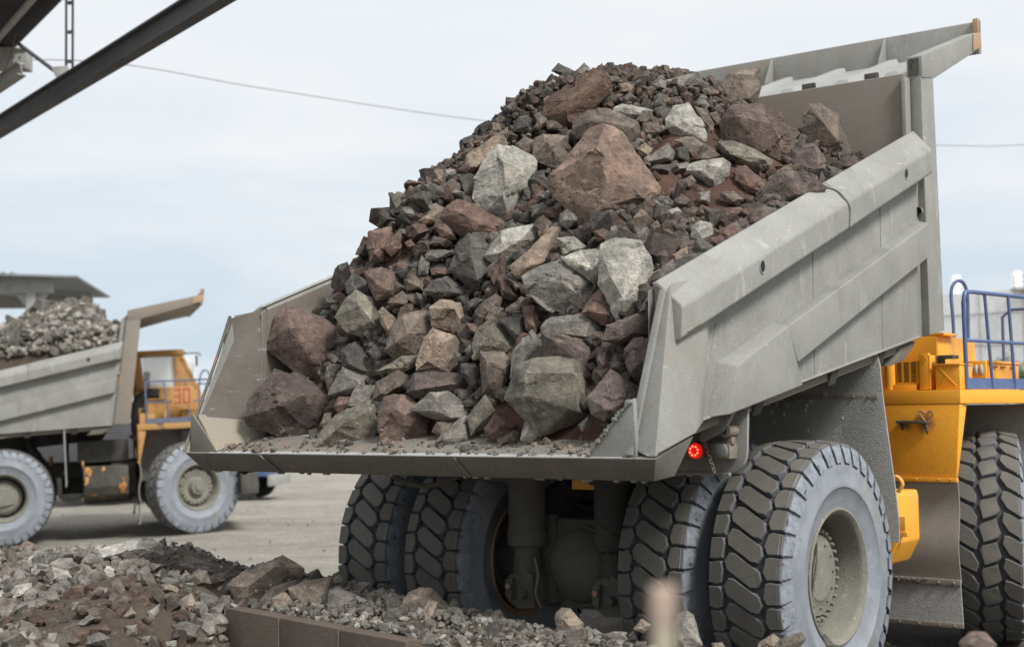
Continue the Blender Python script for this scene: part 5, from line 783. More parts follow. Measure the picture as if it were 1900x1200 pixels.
bank|T|53|1235,8678,981|1333,1198|-35,5,17 30,7,22 51,-12,-19 -38,-10,-19 -17,-24,11 13,-17,12 -27,-29,-9 -25,26,10 28,28,14 46,14,-20 -27,11,-19|
bank|R|134|2304,7087,1241|1813,1195|-106,-12,11 -32,20,62 47,15,56 88,-26,-2 72,-40,-56 -96,-37,-55 1,-56,35 3,-80,-13 -65,-71,12 -66,58,-3 -12,60,43 55,65,37 96,51,-15 78,24,-57 -61,28,-56|blurred brown stone near the lens below the front tyre'''
# ---- surface of the heap in the dump body (truck coordinates, metres)
HP=[(-2.05,-2.2,2.35),(-1.2,-2.35,2.3),(-.4,-2.4,2.3),(.4,-2.4,2.3),(1.2,-2.45,2.35),(2.0,-2.42,2.5),
(-2.05,-1.9,2.9),(-1.2,-2.05,2.75),(-.2,-2.05,2.8),(.9,-2.1,2.85),(2.0,-2.25,3.0),
(-2.05,-1.2,3.5),(-1.6,-1.35,3.96),(-1.1,-1.45,4.22),(-.4,-1.45,3.75),(.5,-1.5,3.7),(1.3,-1.65,3.6),(2.0,-1.66,3.45),
(-2.05,-.4,4.0),(-1.6,-.6,4.48),(-1.15,-.75,4.68),(-.6,-.85,4.5),(.1,-.85,4.35),(.9,-.95,4.2),(2.0,-.64,3.9),(1.5,-.8,4.0),
(-2.05,.6,4.35),(-1.5,.3,4.85),(-.9,-.1,5.36),(-.55,.15,5.55),(-.3,-.2,5.34),(.3,-.05,5.1),(.9,0.,4.85),(1.4,.1,4.6),(2.0,.46,4.3),
(-2.05,1.6,4.7),(-1.3,1.4,5.1),(-.5,.9,5.70),(0.,.85,5.68),(.5,1.0,5.55),(1.0,1.1,5.17),(1.5,1.2,4.86),(2.0,1.4,4.6),
(-1.5,2.25,5.0),(-.6,2.25,5.55),(.2,2.25,5.6),(.6,2.2,5.3),(1.1,2.2,5.0),(1.5,2.2,4.76),(2.0,2.2,4.7)]
def tps(pts,s=.02):
    P=np.array(pts,float); n=len(P); d=np.linalg.norm(P[:,None,:2]-P[None,:,:2],axis=2)
    K=np.where(d>0,d*d*np.log(d+1e-12),0)+s*np.eye(n)
    A=np.zeros((n+3,n+3)); A[:n,:n]=K; A[:n,n]=1; A[:n,n+1:]=P[:,:2]; A[n,:n]=1; A[n+1:,:n]=P[:,:2].T
    w=np.linalg.solve(A,np.concatenate([P[:,2],[0,0,0]]))
    def f(x,y):
        x=np.asarray(x,float); y=np.asarray(y,float)
        d=np.sqrt((x[...,None]-P[:,0])**2+(y[...,None]-P[:,1])**2)
        return (np.where(d>0,d*d*np.log(d+1e-12),0)@w[:n])+w[n]+w[n+1]*x+w[n+2]*y
    return f
heap_z=tps(HP)
# ---- gravel bank behind the tyres (truck coordinates)
def wall_y(x): return -2.05-(x+6.2)*.183
CR=np.array([(-14,.55),(-8,.9),(-6,1.0),(-5,1.02),(-4,1.20),(-3.5,1.20),(-3.0,1.12),(-2.6,1.08),(-1.6,1.1),(-.8,1.03),(.2,.98),(1.2,.93),(2.0,.93),(2.7,.9),(3.3,.8),(4.2,.45),(6,.2),(10,.05)])
def sm(a,b,t):
    t=np.clip((t-a)/(b-a),0,1); return t*t*(3-2*t)
def bank_z(x,y):
    x=np.asarray(x,float); y=np.asarray(y,float)
    s=y-wall_y(x); c=np.interp(x,CR[:,0],CR[:,1])
    wt=np.minimum(c-.08,.9)
    z=np.where(s<.65,wt+(c-wt)*sm(.1,.65,s),c*(1-sm(.75,1.75,s)))
    # spill in front of the wall on the left
    sp=sm(-.9,-2.2,x)
    fr=c*sp*np.clip(1-(-s-.05)*.16,0,1)+(1-sp)*.25
    lo=np.maximum(fr,.25)
    z=np.where(s<0.08,lo*(1-sm(-.05,.08,s))+z*sm(-.05,.08,s),z)
    z=np.where(s<0,lo,z)
    return z
# ------------------------------------------------------------------ main truck
main=empty('haul_truck',(TX,TY,0),(0,0,-HD))
tag(main,'large yellow mining dump truck seen from behind, its grey body heaped with rocks','dump truck','mining haul trucks')
haul_truck(main,0,-0.33305)
LX=(-12.03,33.73,-.444); LH=1.277; LP=.035; LT=.146
far=empty('haul_truck',LX,Euler((LP,0,-LH)))
tag(far,'dust covered dump truck in side view in the left background, number 30 on its railing','dump truck','mining haul trucks')
farbody=haul_truck(far,LT,-.40,True)
# ------------------------------------------------------------------ ground
def sm1(a,b,t):
    t=np.clip((t-a)/(b-a),0,1); return t*t*(3-2*t)
def ground_z(X,Y):
    X=np.asarray(X,float); Y=np.asarray(Y,float)
    g=np.clip(-.444+.035*((X+12.03)*.957+(Y-33.73)*.29),-.50,-.28)*sm1(15,29,Y)*(1-sm1(-2,9,X))
    u=X*.6+Y*.8
    r=1.8*(.022*np.sin(u*.9+1.1*np.sin(X*.23))+.018*np.sin(Y*1.7+X*.35)+.02*np.sin(X*.31-Y*.5))*sm1(14,20,Y)*(1-sm1(90,140,Y))
    return g+r-.0
sp=np.sinh(np.linspace(-6.2,6.2,340)); gx=sp/sp.max()*1500-3; spy=np.sinh(np.linspace(-5.4,6.4,340)); gy=spy/spy.max()*1500+22
Xg,Yg=np.meshgrid(gx,gy); Zg=ground_z(Xg,Yg); n=340
b=MB(); b.v=np.stack([Xg.ravel(),Yg.ravel(),Zg.ravel()],1).tolist(); b.f=[(j*n+i,j*n+i+1,(j+1)*n+i+1,(j+1)*n+i) for j in range(n-1) for i in range(n-1)]; b.m=[0]*len(b.f)
def ground_mat():
    m,t,bs=nt('dusty_quarry_ground'); v=coord(t,'Object'); vs=coord(t,'Object',(.35,1.3,1))
    col=mixc(t,ramp(t,noise_n(t,.35,7,.6,vs),.35,.65),(.41,.375,.325),(.34,.315,.275))
    col=mixc(t,ramp(t,noise_n(t,1.6,8,.7,vs,.4),.55,.66),col,(.46,.425,.375))
    n2=noise_n(t,14,8,.75,v); col=mixc(t,.9,col,ramp(t,n2,.3,.7,(.5,.5,.5,1),(1.4,1.4,1.4,1)),'MULTIPLY')
    col=mixc(t,.8,col,ramp(t,noise_n(t,2.2,8,.75,coord(t,'Object',(.28,1.2,1)),.3),.34,.66,(.68,.67,.65,1),(1.22,1.22,1.22,1)),'MULTIPLY')
    col=mixc(t,ramp(t,noise_n(t,3.3,9,.8,v,.3),.64,.70),col,(.33,.31,.28))
    # damp dark churned ground round the loading point
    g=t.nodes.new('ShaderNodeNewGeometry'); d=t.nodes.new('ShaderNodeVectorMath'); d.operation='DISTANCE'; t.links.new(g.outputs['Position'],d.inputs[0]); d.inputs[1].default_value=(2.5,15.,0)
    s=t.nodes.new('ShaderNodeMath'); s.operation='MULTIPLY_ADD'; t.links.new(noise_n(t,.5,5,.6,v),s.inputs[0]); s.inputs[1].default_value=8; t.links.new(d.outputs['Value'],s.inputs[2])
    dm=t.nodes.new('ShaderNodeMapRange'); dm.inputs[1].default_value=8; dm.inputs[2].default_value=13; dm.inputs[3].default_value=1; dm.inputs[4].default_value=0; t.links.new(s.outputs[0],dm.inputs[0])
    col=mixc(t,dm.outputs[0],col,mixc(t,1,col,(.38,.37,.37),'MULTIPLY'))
    t.links.new(col,bs.inputs['Base Color']); bs.inputs['Roughness'].default_value=.95; bs.inputs['Specular IOR Level'].default_value=.1
    a=t.nodes.new('ShaderNodeMath'); a.operation='ADD'; t.links.new(n2,a.inputs[0]); t.links.new(noise_n(t,2.5,8,.7,v),a.inputs[1]); bump(t,bs,a.outputs[0],1,.10); return m
M['ground']=ground_mat()
tag(b.build('ground','ground',fix=False,ang=180),kind='structure')
# ------------------------------------------------------------------ gravel bank behind the tyres
ax=np.concatenate([np.arange(-16,-7,.3),np.arange(-7,4,.06),np.arange(4,10,.15)]); ay=np.concatenate([np.arange(-13,-6.5,.25),np.arange(-6.5,-1.0,.05)])
Xb,Yb=np.meshgrid(ax,ay); Zb=bank_z(Xb,Yb)
nz=np.array([noise.fractal(Vector((x*2.2,y*2.2,3.)),.8,2.1,5) for x,y in zip(Xb.ravel(),Yb.ravel())]).reshape(Xb.shape)
Zb=Zb+nz*.035-.02
Zb=np.where(Yb>wall_y(Xb)+1.6,-.05,Zb)
b=MB(); b.v=[tuple(W((x,y,z))) for x,y,z in zip(Xb.ravel(),Yb.ravel(),Zb.ravel())]; n=len(ax); b.f=[(j*n+i,j*n+i+1,(j+1)*n+i+1,(j+1)*n+i) for j in range(len(ay)-1) for i in range(n-1)]; b.m=[0]*len(b.f)
tag(b.build('gravel_bank','bank',fix=False,ang=180),kind='structure')
# kerb blocks
kl={}
xs=[-8.4+.76*i for i in range(19)]; vis=0
ordn=['first','second','third','fourth','fifth','sixth','seventh','eighth']
left=[x for x in xs if x<-4.4]; right=[x for x in xs if x>-2.2]
for grp,(lst,txt) in (('l',(left,'brown concrete kerb block at the left picture edge, {} from the stone pile')),('r',(right,'brown concrete kerb block, {} to the right of the stone pile'))):
    seq=lst[::-1] if grp=='l' else lst
    for i,x in enumerate(seq):
        x1=x+.752; cx=(x+x1)/2; top=float(np.minimum(np.interp(cx,CR[:,0],CR[:,1])-.08,.9)); 
        e=empty('kerb_block',W((cx,wall_y(cx),0)),(0,0,-HD-math.atan(.183)))
        b=MB(); b.box(-.385,.382,-.11,.04,0,top-.004*random.random()); b.build('slab','concrete',e,bev=.012)
        b=MB(); b.box(-.394,-.386,-.118,.03,0,top-.012); b.build('joint','mortar',e)
        tag(e,txt.format(ordn[min(i,7)]) if i<8 else 'brown concrete kerb block at the far right end of the wall','kerb block','concrete kerb blocks')
# ------------------------------------------------------------------ rocks
def ico(sub):
    bm=bmesh.new(); bmesh.ops.create_icosphere(bm,subdivisions=sub,radius=1); v=np.array([q.co[:] for q in bm.verts]); f=[tuple(w.index for w in q.verts) for q in bm.faces]; bm.free(); return v/np.linalg.norm(v,axis=1)[:,None],f
TINT=dict(T=(.27,.215,.172),L=(.345,.338,.305),B=(.150,.124,.104),K=(.12,.080,.062),D=(.095,.091,.084),G=(.200,.190,.172),M=(.150,.110,.094),P=(.125,.100,.091),O=(.170,.159,.132),R=(.165,.112,.094),U=(.215,.155,.125))
CN=dict(U='tan',T='tan',L='pale grey',B='brown',K='earthy brown',D='dark grey',G='grey',M='red brown',P='purple brown',O='olive grey',R='reddish')
def setcol(o,key,g='load',R_=random):
    c=np.array(TINT[key])*R_.uniform(.88,1.12)
    if g=='bank': c=c*.78+np.array((.28,.265,.24))*.20
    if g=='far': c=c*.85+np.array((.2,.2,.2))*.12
    o.color=(*c,1); return c
def facet_rock(pts,seed,rough=1.,target=None,jag=1.):
    """convex block with flat fracture faces: true hull, subdivided, then roughened"""
    bm=bmesh.new(); R_=np.random.RandomState(seed)
    for p in pts: bm.verts.new(p)
    g=bmesh.ops.convex_hull(bm,input=bm.verts); bmesh.ops.delete(bm,geom=[v for v in bm.verts if not v.link_faces],context='VERTS')
    bmesh.ops.dissolve_limit(bm,angle_limit=rad(9),verts=bm.verts,edges=bm.edges)
    fl=bm.faces.layers.float.new('ft'); 
    for f in bm.faces: f[fl]=R_.uniform(.70,1.28)
    bmesh.ops.bevel(bm,geom=bm.edges[:],offset=.011*float(np.ptp(np.array(pts),0).mean()),segments=1,affect='EDGES',clamp_overlap=True)
    bmesh.ops.triangulate(bm,faces=bm.faces)
    S=float(np.ptp(np.array([v.co[:] for v in bm.verts]),0).mean()); target=target or S/16
    for it in range(7):
        es=[e for e in bm.edges if e.calc_length()>target*1.5]
        if not es: break
        bmesh.ops.subdivide_edges(bm,edges=es,cuts=1); bmesh.ops.triangulate(bm,faces=[f for f in bm.faces if len(f.verts)>3])
    bm.normal_update(); o=Vector((seed*7.31%97,seed*3.17%89,seed*1.7%83)); c=sum((v.co for v in bm.verts),Vector())/len(bm.verts)
    K=[Vector(R_.normal(size=3)).normalized() for _ in range(8)]; off=R_.uniform(-.035,.02,8)*jag
    f1=2.6/S; new=[]
    for v in bm.verts:
        p=v.co; q=p*f1+o; n1=noise.fractal(q,.8,2.1,5); w=noise.noise_vector(q*.9); d=(p-c).normalized()+w*.45
        j=max(range(8),key=lambda i:d.dot(K[i])); r1=abs(noise.noise(Vector((p.x*1.1,p.y*1.3,p.z*2.6))*f1*1.5+o)); 
        new.append(p+v.normal*S*rough*(n1*.017+off[j]-max(0,.06-r1)*.22)+w*S*.012*rough)
    for v,p in zip(bm.verts,new): v.co=p
    me=bpy.data.meshes.new('rock'); ft=[f[fl] for f in bm.faces]; bm.to_mesh(me); bm.free()
    at=me.attributes.new('face','FLOAT_COLOR','FACE'); ar=np.repeat(np.clip(np.array(ft),.6,1.4)[:,None],4,1); ar[:,3]=1; at.data.foreach_set('color',ar.astype(np.float32).ravel())
    if 'ft' in me.attributes: me.attributes.remove(me.attributes['ft'])
    me.materials.append(M['rock']); me.polygons.foreach_set('use_smooth',[True]*len(me.polygons)); me.set_sharp_from_angle(angle=rad(24)); me.update(); return me
def block_pts(seed):
    R_=np.random.RandomState(seed); n=R_.randint(7,11); P=R_.normal(size=(n,3)); P/=np.linalg.norm(P,axis=1)[:,None]; P=P*R_.uniform(.9,1.15,(n,1)); B=np.array([(x,y,z) for x in(-1,1) for y in(-1,1) for z in(-1,1)])*.62*R_.uniform(.75,1.2,(8,3))
    Q=B if seed%3==0 else np.concatenate([P,B[:4]]) if seed%3==1 else P
    return (Q*R_.uniform([1,.75,.6],[1.15,1,.85])).tolist()
rocks=[];names={}
lines=ROCKS.strip().splitlines()
parsed=[]
for i,l in enumerate(lines):
    g,k,sz,cc,pc,pts,lab=l.split('|'); parsed.append((g,k,int(sz)/1000,np.array(eval('['+cc+']'))/1000,np.array(eval('['+pc+']')),np.array([[int(a) for a in p.split(',')] for p in pts.split()])/1000,lab))
land=[(g,pc,sz,lab) for g,k,sz,C,pc,P,lab in parsed if lab and sz>.15]
used=set(lab for *_,lab in parsed if lab)
def nick(lab):
    for w in (' standing',' leaning',' at ',' on ',' in ',' right of',' left of',' below',' just',' against',' under',' beside',' next to',' between',' right behind',' above',' perched',' lying',' near',' along',' of rock',' tucked',' with ',' right above',' before'):
        i=lab.find(w)
        if i>8: lab=lab[:i]
    return lab.rstrip(',')
def autolabel(g,k,sz,pc):
    size='fist sized' if sz<.09 else 'small' if sz<.15 else 'medium'
    c=sorted([(np.hypot(*(pc-p)),p,l) for g2,p,s2,l in land if g2==g],key=lambda a:a[0])
    for d,p,l in c[:6]:
        v=pc-p; rel='just above' if -v[1]>abs(v[0])*.8 else 'just below' if v[1]>abs(v[0])*.8 else 'right of' if v[0]>0 else 'left of'
        t='%s %s rock %s the %s'%(size,CN[k],rel,nick(l))
        if t not in used: used.add(t); return t
    for (d,p,l),(d2,p2,l2) in [(c[i],c[j]) for i in range(4) for j in range(i+1,5)]:
        t='%s %s rock between the %s and the %s'%(size,CN[k],nick(l),nick(l2))
        if len(t.split())<=16 and t not in used: used.add(t); return t
    t='%s %s rock near the %s'%(size,CN[k],nick(c[0][2])); used.add(t); return t
RG={'load':'rocks heaped in the main dump body','bank':'rocks on the gravel bank','far':'rocks in the far dump body'}
tloc=[]
for i,(g,k,sz,C,pc,P,lab) in enumerate(parsed):
    o=bpy.data.objects.new('rock',facet_rock(P.tolist(),i+1,1.,max(sz/20,.008))); COL.objects.link(o); o.location=C
    setcol(o,k,g); tag(o,lab or autolabel(g,k,sz,pc),'boulder' if sz>.28 else 'rock',RG[g]); o.name='boulder' if sz>.28 else 'rock'; tloc.append((*(TM.inverted()@Vector(C)),sz))
tloc=np.array(tloc)
TPL=[facet_rock(block_pts(500+i),500+i,1.1) for i in range(30)]
def stone(p,r,key,g,lab,idx):
    o=bpy.data.objects.new('stone',TPL[idx%len(TPL)]); COL.objects.link(o); o.location=p
    o.rotation_euler=(random.uniform(0,6.3),random.uniform(0,6.3),random.uniform(0,6.3)); q=random.uniform(.85,1.15); o.scale=(r*q,r,r/q); setcol(o,key,g); tag(o,lab,'stone',RG[g]); return o
def chunk(seed):
    R_=np.random.RandomState(seed); bm=bmesh.new()
    for p in R_.normal(size=(15,3)): bm.verts.new((p/np.linalg.norm(p))*R_.uniform([.95,.8,.62],[1.15,1,.85]))
    g=bmesh.ops.convex_hull(bm,input=bm.verts); bm.verts.index_update(); v=np.array([q.co[:] for q in bm.verts]); f=[tuple(w.index for w in q.verts) for q in bm.faces]; bm.free(); return v,f
STP=[chunk(300+i) for i in range(50)]
def rand_rot(n):
    q=np.random.normal(size=(n,4)); q/=np.linalg.norm(q,axis=1)[:,None]; w,x,y,z=q.T
    return np.stack([1-2*(y*y+z*z),2*(x*y-z*w),2*(x*z+y*w),2*(x*y+z*w),1-2*(x*x+z*z),2*(y*z-x*w),2*(x*z-y*w),2*(y*z+x*w),1-2*(x*x+y*y)],1).reshape(n,3,3)
def stuff(name,pos,rad_,cols,lab,cat,mat='rubble'):
    n=len(pos); R=rand_rot(n); Vs=[];Fs=[];Cs=[];k=0
    for i in range(n):
        P,f=STP[random.randrange(len(STP))]
        Vs.append((P*rad_[i])@R[i].T+pos[i]); Fs+= [(a+k,b_+k,c+k) for a,b_,c in f]; k+=len(P); Cs.append(np.repeat(np.append(cols[i],1)[None],len(P),0))
    V=np.concatenate(Vs); me=bpy.data.meshes.new(name); me.from_pydata(V.tolist(),[],Fs); me.materials.append(M[mat])
    a=me.attributes.new('tint','FLOAT_COLOR','POINT'); a.data.foreach_set('color',np.concatenate(Cs).astype(np.float32).ravel())
    me.update(); o=bpy.data.objects.new(name,me); COL.objects.link(o); tag(o,lab,cat,kind='stuff'); return o
def pick(keys): return random.choice(keys)
# ---- the load: soil core
def soil(name,fn,xr,yr,step,xform,lab):
    ax=np.arange(xr[0],xr[1],step); ay=np.arange(yr[0],yr[1],step); X,Y=np.meshgrid(ax,ay); Z=fn(X,Y)
    nz=np.array([noise.fractal(Vector((x*3.1,y*3.1,7.)),.7,2.1,6) for x,y in zip(X.ravel(),Y.ravel())]).reshape(X.shape); Z=Z+nz*.05
    b=MB(); b.v=[tuple(xform@Vector(p)) for p in zip(X.ravel(),Y.ravel(),Z.ravel())]; n=len(ax); b.f=[(j*n+i,j*n+i+1,(j+1)*n+i+1,(j+1)*n+i) for j in range(len(ay)-1) for i in range(n-1)]; b.m=[0]*len(b.f)
    return tag(b.build(name,'soil',fix=False,ang=180),lab,'soil',kind='stuff')
def core(x,y):
    z=heap_z(x,y)-.17+.15*sm1(.55,.85,x)*(1-sm1(1.6,1.85,x))*sm1(-.95,-.6,y)*(1-sm1(.4,.75,y))
    zf=2.12+(y+2.8)*.187
    e=sm1(-2.75,-2.2,y); z=zf-.03+(z-zf)*e
    return z
soil('soil',core,(-2.02,2.04),(-2.6,2.2),.035,TM,'red brown earth between the rocks of the main load')
# dust strewn on the tail floor
def zone(x,y):
    return 'upper' if heap_z(x,y)>4.6 else 'middle' if heap_z(x,y)>3.4 else 'lower'
def earthy(x,y): return (x>.75)&(x<1.75)&(y>-.75)&(y<.55)
taken=[]
def free(p,r,T_,c=.62):
    d=np.linalg.norm(T_[:,:3]-p,axis=1)
    return (d>T_[:,3]*c+r*.55).all() and all((p[0]-q[0])**2+(p[1]-q[1])**2+(p[2]-q[2])**2>(.75*(r+q[3]))**2 for q in taken)
cnt=0;tries=0
KEYS='GBBMPRDGOBPBDT'
while cnt<165 and tries<60000:
    tries+=1; x=random.uniform(-2.0,1.95); y=random.uniform(-2.3,1.9)
    if y>1.0 and x<.2: continue
    r=random.choice((.075,.085,.095,.11)) if heap_z(x,y)>4.5 else random.choice((.09,.11,.13,.16,.18)); z=float(heap_z(x,y))+r*.02; p=np.array((x,y,z))
    if z>5.1: r=min(r,.085)
    if z<2.45 or (earthy(x,y) and random.random()<.8) or not free(p,r,tloc,.52): continue
    taken.append((x,y,z,r)); k=random.choice('RMMBG' if earthy(x,y) else KEYS); cnt+=1
    side='left' if x<-.7 else 'right' if x>.7 else 'centre'
    stone(W(p),r,k,'load','small %s stone among the rubble on the %s %s of the main heap'%(CN[k],zone(x,y),side),cnt)
print('load stones',cnt)
n=13000; TL=tloc[tloc[:,3]>.13]; pts=[];rr=[];cc=[]
while len(pts)<n:
    x=random.uniform(-2.03,2.05); y=random.uniform(-2.45,2.15)
    if y>1.5 and x<-.3: continue
    z=float(heap_z(x,y)); 
    if z<2.5 or random.random()>.6+.4*(z>3.9): continue
    e=earthy(x,y)
    if e and random.random()<.82: continue
    r=.009+min(random.expovariate(1/.024),.06)
    if z>5.1: r*=.9
    gx_=(float(heap_z(x+.05,y))-z)/.05; gy_=(float(heap_z(x,y+.05))-z)/.05; nn=np.array((-gx_,-gy_,1)); nn/=np.linalg.norm(nn)
    off=random.uniform(-.10,.015)-(.04 if z<4.3 else 0)+(-.03 if e and random.random()<.5 else 0)
    p=np.array((x,y,z))+nn*off; k=random.choice('RRMKKBM' if e else 'MBBPRDGGKBDP')
    if z<4.4: r=r*1.5+.012
    if (((TL[:,:3]-p)**2).sum(1)<(TL[:,3]*.55)**2).any(): continue
    pts.append(np.array(W(p))); rr.append(min(r,.09)); cc.append(np.array(TINT[k])*random.uniform(.6,1.1)*(.9 if k!='L' else .7))  # tints lowered so the shade in the gaps sits in the rubble colour
stuff('rubble',pts,rr,cc,'fine broken rubble filling the gaps between the load rocks','rubble')
# crumbs on the tail floor
pts=[];rr=[];cc=[]
for i in range(420):
    x=random.uniform(-1.9,1.75); y=-2.8+abs(random.gauss(0,.28)); 
    if y>-2.0 or y<-2.79: continue
    r=random.choice((.006,.009,.012,.018,.03)) if random.random()>.04 else .045; z=2.113+(y+2.815)*.244+r*.35
    pts.append(np.array(W((x,y,z)))); rr.append(r); cc.append(np.array(TINT[random.choice('BTGGB')])*.9)
stuff('grit',pts,rr,cc,'crumbs and pebbles strewn on the tail floor','grit')
# ---- stones on the bank
taken=[];cnt=0;tries=0
while cnt<72 and tries<40000:
    tries+=1; x=random.uniform(-6.5,3.6); s=random.uniform(-3.2,1.0) if x<-1.6 else random.uniform(.12,.9); y=float(wall_y(x))+s
    if x>2.6 and random.random()<.5: continue
    r=random.choice((.05,.06,.07,.085,.10)) if s>0 or x>-1.6 else random.choice((.075,.09,.11,.13,.16)); z=float(bank_z(x,y))+r*.15; p=np.array((x,y,z))
    if z<.42 or not free(p,r,tloc,.5): continue
    if x<-1.6 and -.16<s<.1 and x<-4.4: continue
    if -2.7<x<-1.6 and -1.4<s<-.4 and random.random()<.8: continue
    taken.append((x,y,z,r)); k=random.choice('GGLOBGGLOD'); cnt+=1
    where='left pile in front of the kerb wall' if s<-.1 else 'crest of the left pile' if x<-1.6 else 'bank before the left tyres' if x<.4 else 'bank before the axle' if x<1.4 else 'bank before the right tyres'
    stone(W(p),r,k,'bank','small %s stone on the %s'%(CN[k],where),cnt)
pts=[];rr=[];cc=[]
while len(pts)<9500:
    x=random.uniform(-7.5,4.2); s=random.uniform(-3.6,1.3) if x<-1.2 else random.uniform(.05,1.2); y=float(wall_y(x))+s; z=float(bank_z(x,y))
    if z<.38: continue
    r=abs(random.gauss(0,.018))+.008; bare=(-2.9<x<-1.5 and -1.5<s<-.35)
    if x<-1.2 and s<.1 and random.random()<.5: r=random.uniform(.035,.105)
    if bare and random.random()<.6: continue
    p=(x,y,z+random.uniform(-.025,.012)); k=random.choice('KKBB' if bare else 'GLOBGGODGB'); c=np.array(TINT[k])*random.uniform(.65,1.15); c=c*.8+np.array((.27,.255,.235))*(.05 if bare else .2)
    pts.append(np.array(W(p))); rr.append(r); cc.append(c)
stuff('gravel',pts,rr,cc,'loose gravel covering the bank and the pile in the foreground','gravel')
# scattered stones on the haul road
pts=[];rr=[];cc=[]
for i in range(900):
    Y=random.uniform(14,42); X=random.uniform(-16,4); 
    if -12.9<X<-6 and 30<Y<37: continue
    r=random.choice((.01,.014,.018,.025,.035)); z=float(ground_z(X,Y))+r*.3
    pts.append(np.array((X,Y,z))); rr.append(r); cc.append(np.array(TINT[random.choice('GTLD')])*.9)
stuff('gravel',pts,rr,cc,'stones scattered over the haul road behind the bank','gravel')
# ---- load of the far truck
bpy.context.view_layer.update()
FB=farbody.matrix_world.copy() if False else (far.matrix_basis@Matrix.Translation(HG)@Matrix.Rotation(-LT,4,'X')@Matrix.Translation(-HG))
def far_z(x,y):
    return zr(y)+.22+(1-(np.asarray(x)/2.3)**2)*(1.05*sm1(2.5,1.3,np.asarray(y,float)))+.12*np.sin(np.asarray(y)*2.3+x)-.9*sm1(-1.2,-2.6,np.asarray(y,float))-.7*sm1(1.80,2.04,np.abs(np.asarray(x,float)))
soil('soil',lambda x,y:far_z(x,y)-.16,(-2.02,2.04),(-2.6,2.2),.08,FB,'earth between the rocks of the far load').data.materials[0]=M['bank']
taken=[];cnt=0;tries=0
while cnt<44 and tries<9000:
    tries+=1; x=random.uniform(-1.2,2.0); y=random.uniform(-1.9,2.1); r=random.choice((.18,.24,.30,.38)); z=float(far_z(min(x,1.8),y))-r*.05; 
    if not all((x-q[0])**2+(y-q[1])**2>(.7*(r+q[3]))**2 for q in taken): continue
    taken.append((x,y,z,r)); k=random.choice('GDGOLGLOGD'); cnt+=1
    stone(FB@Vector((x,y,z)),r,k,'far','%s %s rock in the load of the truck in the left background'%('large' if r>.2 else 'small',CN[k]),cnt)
stone(FB@Vector((.9,1.45,5.05)),.40,'D','far','biggest dark rock of the far load, standing before its front wall',5)
pts=[];rr=[];cc=[]
for i in range(5200):
    x=random.uniform(-1.6,2.0) if i<4000 else random.uniform(1.45,1.98); y=random.uniform(-2.3,2.15); r=abs(random.gauss(0,.04))+.03; pts.append(np.array(FB@Vector((x,y,float(far_z(min(max(x,-1.9),1.9),y))+random.uniform(-.08,.05))))); rr.append(r); cc.append(np.array(TINT[random.choice('GDOLG')])*1.0+.01)
stuff('rubble',pts,rr,cc,'small rubble in the load of the far truck','rubble')
# ------------------------------------------------------------------ steel gallery at the top left
def beamI(b,p,q,hh,ww,mi=0,t=.03):
    p=Vector(p);q=Vector(q);d=(q-p).normalized();s=d.cross(Vector((0,0,1))).normalized();u=s.cross(d)
    def bar(cu,hu,hs):
        P=[]
        for e in (p,q):
            for a_,c_ in ((-1,-1),(1,-1),(1,1),(-1,1)): P.append(e+s*hs*a_+u*(cu+hu*c_))
        b.add(P,[(0,1,2,3),(7,6,5,4),(0,4,5,1),(1,5,6,2),(2,6,7,3),(3,7,4,0)],mi)
    bar(0,hh/2-t,t*.4); bar(hh/2-t/2,t/2,ww/2); bar(-hh/2+t/2,t/2,ww/2)
gal=empty('steel_gallery',(-7.4,23.4,7.8)); tag(gal,'dark overhead steel gallery with truss beams and corrugated roof at the top left','steel gallery')
o0=-Vector(gal.location)
def gp(b,name,mat,**k): return b.build(name,mat,gal,off=o0,**k)
b=MB(); beamI(b,(-16.5,35.2,7.62),(-1.5,14.8,7.92),.33,.20); 
gp(b,'truss_beam','beam')
b=MB(); beamI(b,(-13.6,27.8,6.85),(-8.34,23.67,8.37),.24,.16); gp(b,'truss_beam','beam_l')
b=MB()
for dx in (-.055,.055): b.tube([(-7.40+dx,23.3,8.0),(-7.30+dx,22.9,11.5)],.022,8)
for z in (8.35,8.85,9.35,9.85): b.box(-7.45,-7.33,23.2,23.26,z,z+.05)
gp(b,'post','beam')
b=MB(); b.tube([(-7.5,23.35,8.12),(-9.3,23.6,9.50),(-11,23.9,10.8)],.035,8); gp(b,'brace','beam')
b=MB(); b.prism([(-7.68,23.2,8.28),(-7.40,23.2,8.30),(-7.33,23.2,8.02),(-7.45,23.2,7.97),(-7.56,23.2,8.02)],(0,.03,0)); b.tube([(-7.36,23.1,8.07),(-7.36,23.35,8.07)],.05,10); gp(b,'node_plate','beam_l',bev=.004)
b=MB(); b.hexa([(-11.6,24.2,8.68),(-8.45,24.2,8.52),(-8.45,24.55,8.52),(-11.6,24.55,8.68),(-11.6,24.2,8.92),(-8.45,24.2,8.84),(-8.45,24.55,8.84),(-11.6,24.55,8.92)]); b.hexa([(-11.6,24.15,8.92),(-8.44,24.15,8.84),(-8.44,24.6,8.84),(-11.6,24.6,8.92),(-11.6,24.15,8.95),(-8.44,24.15,8.87),(-8.44,24.6,8.87),(-11.6,24.6,8.95)])
for x in (-8.68,-8.55):
    for z in (8.62,8.72): b.tube([(x,24.20,z),(x,24.17,z)],.018,8,1)
gp(b,'bracket_beam',['beam_l','dark'],bev=.005)
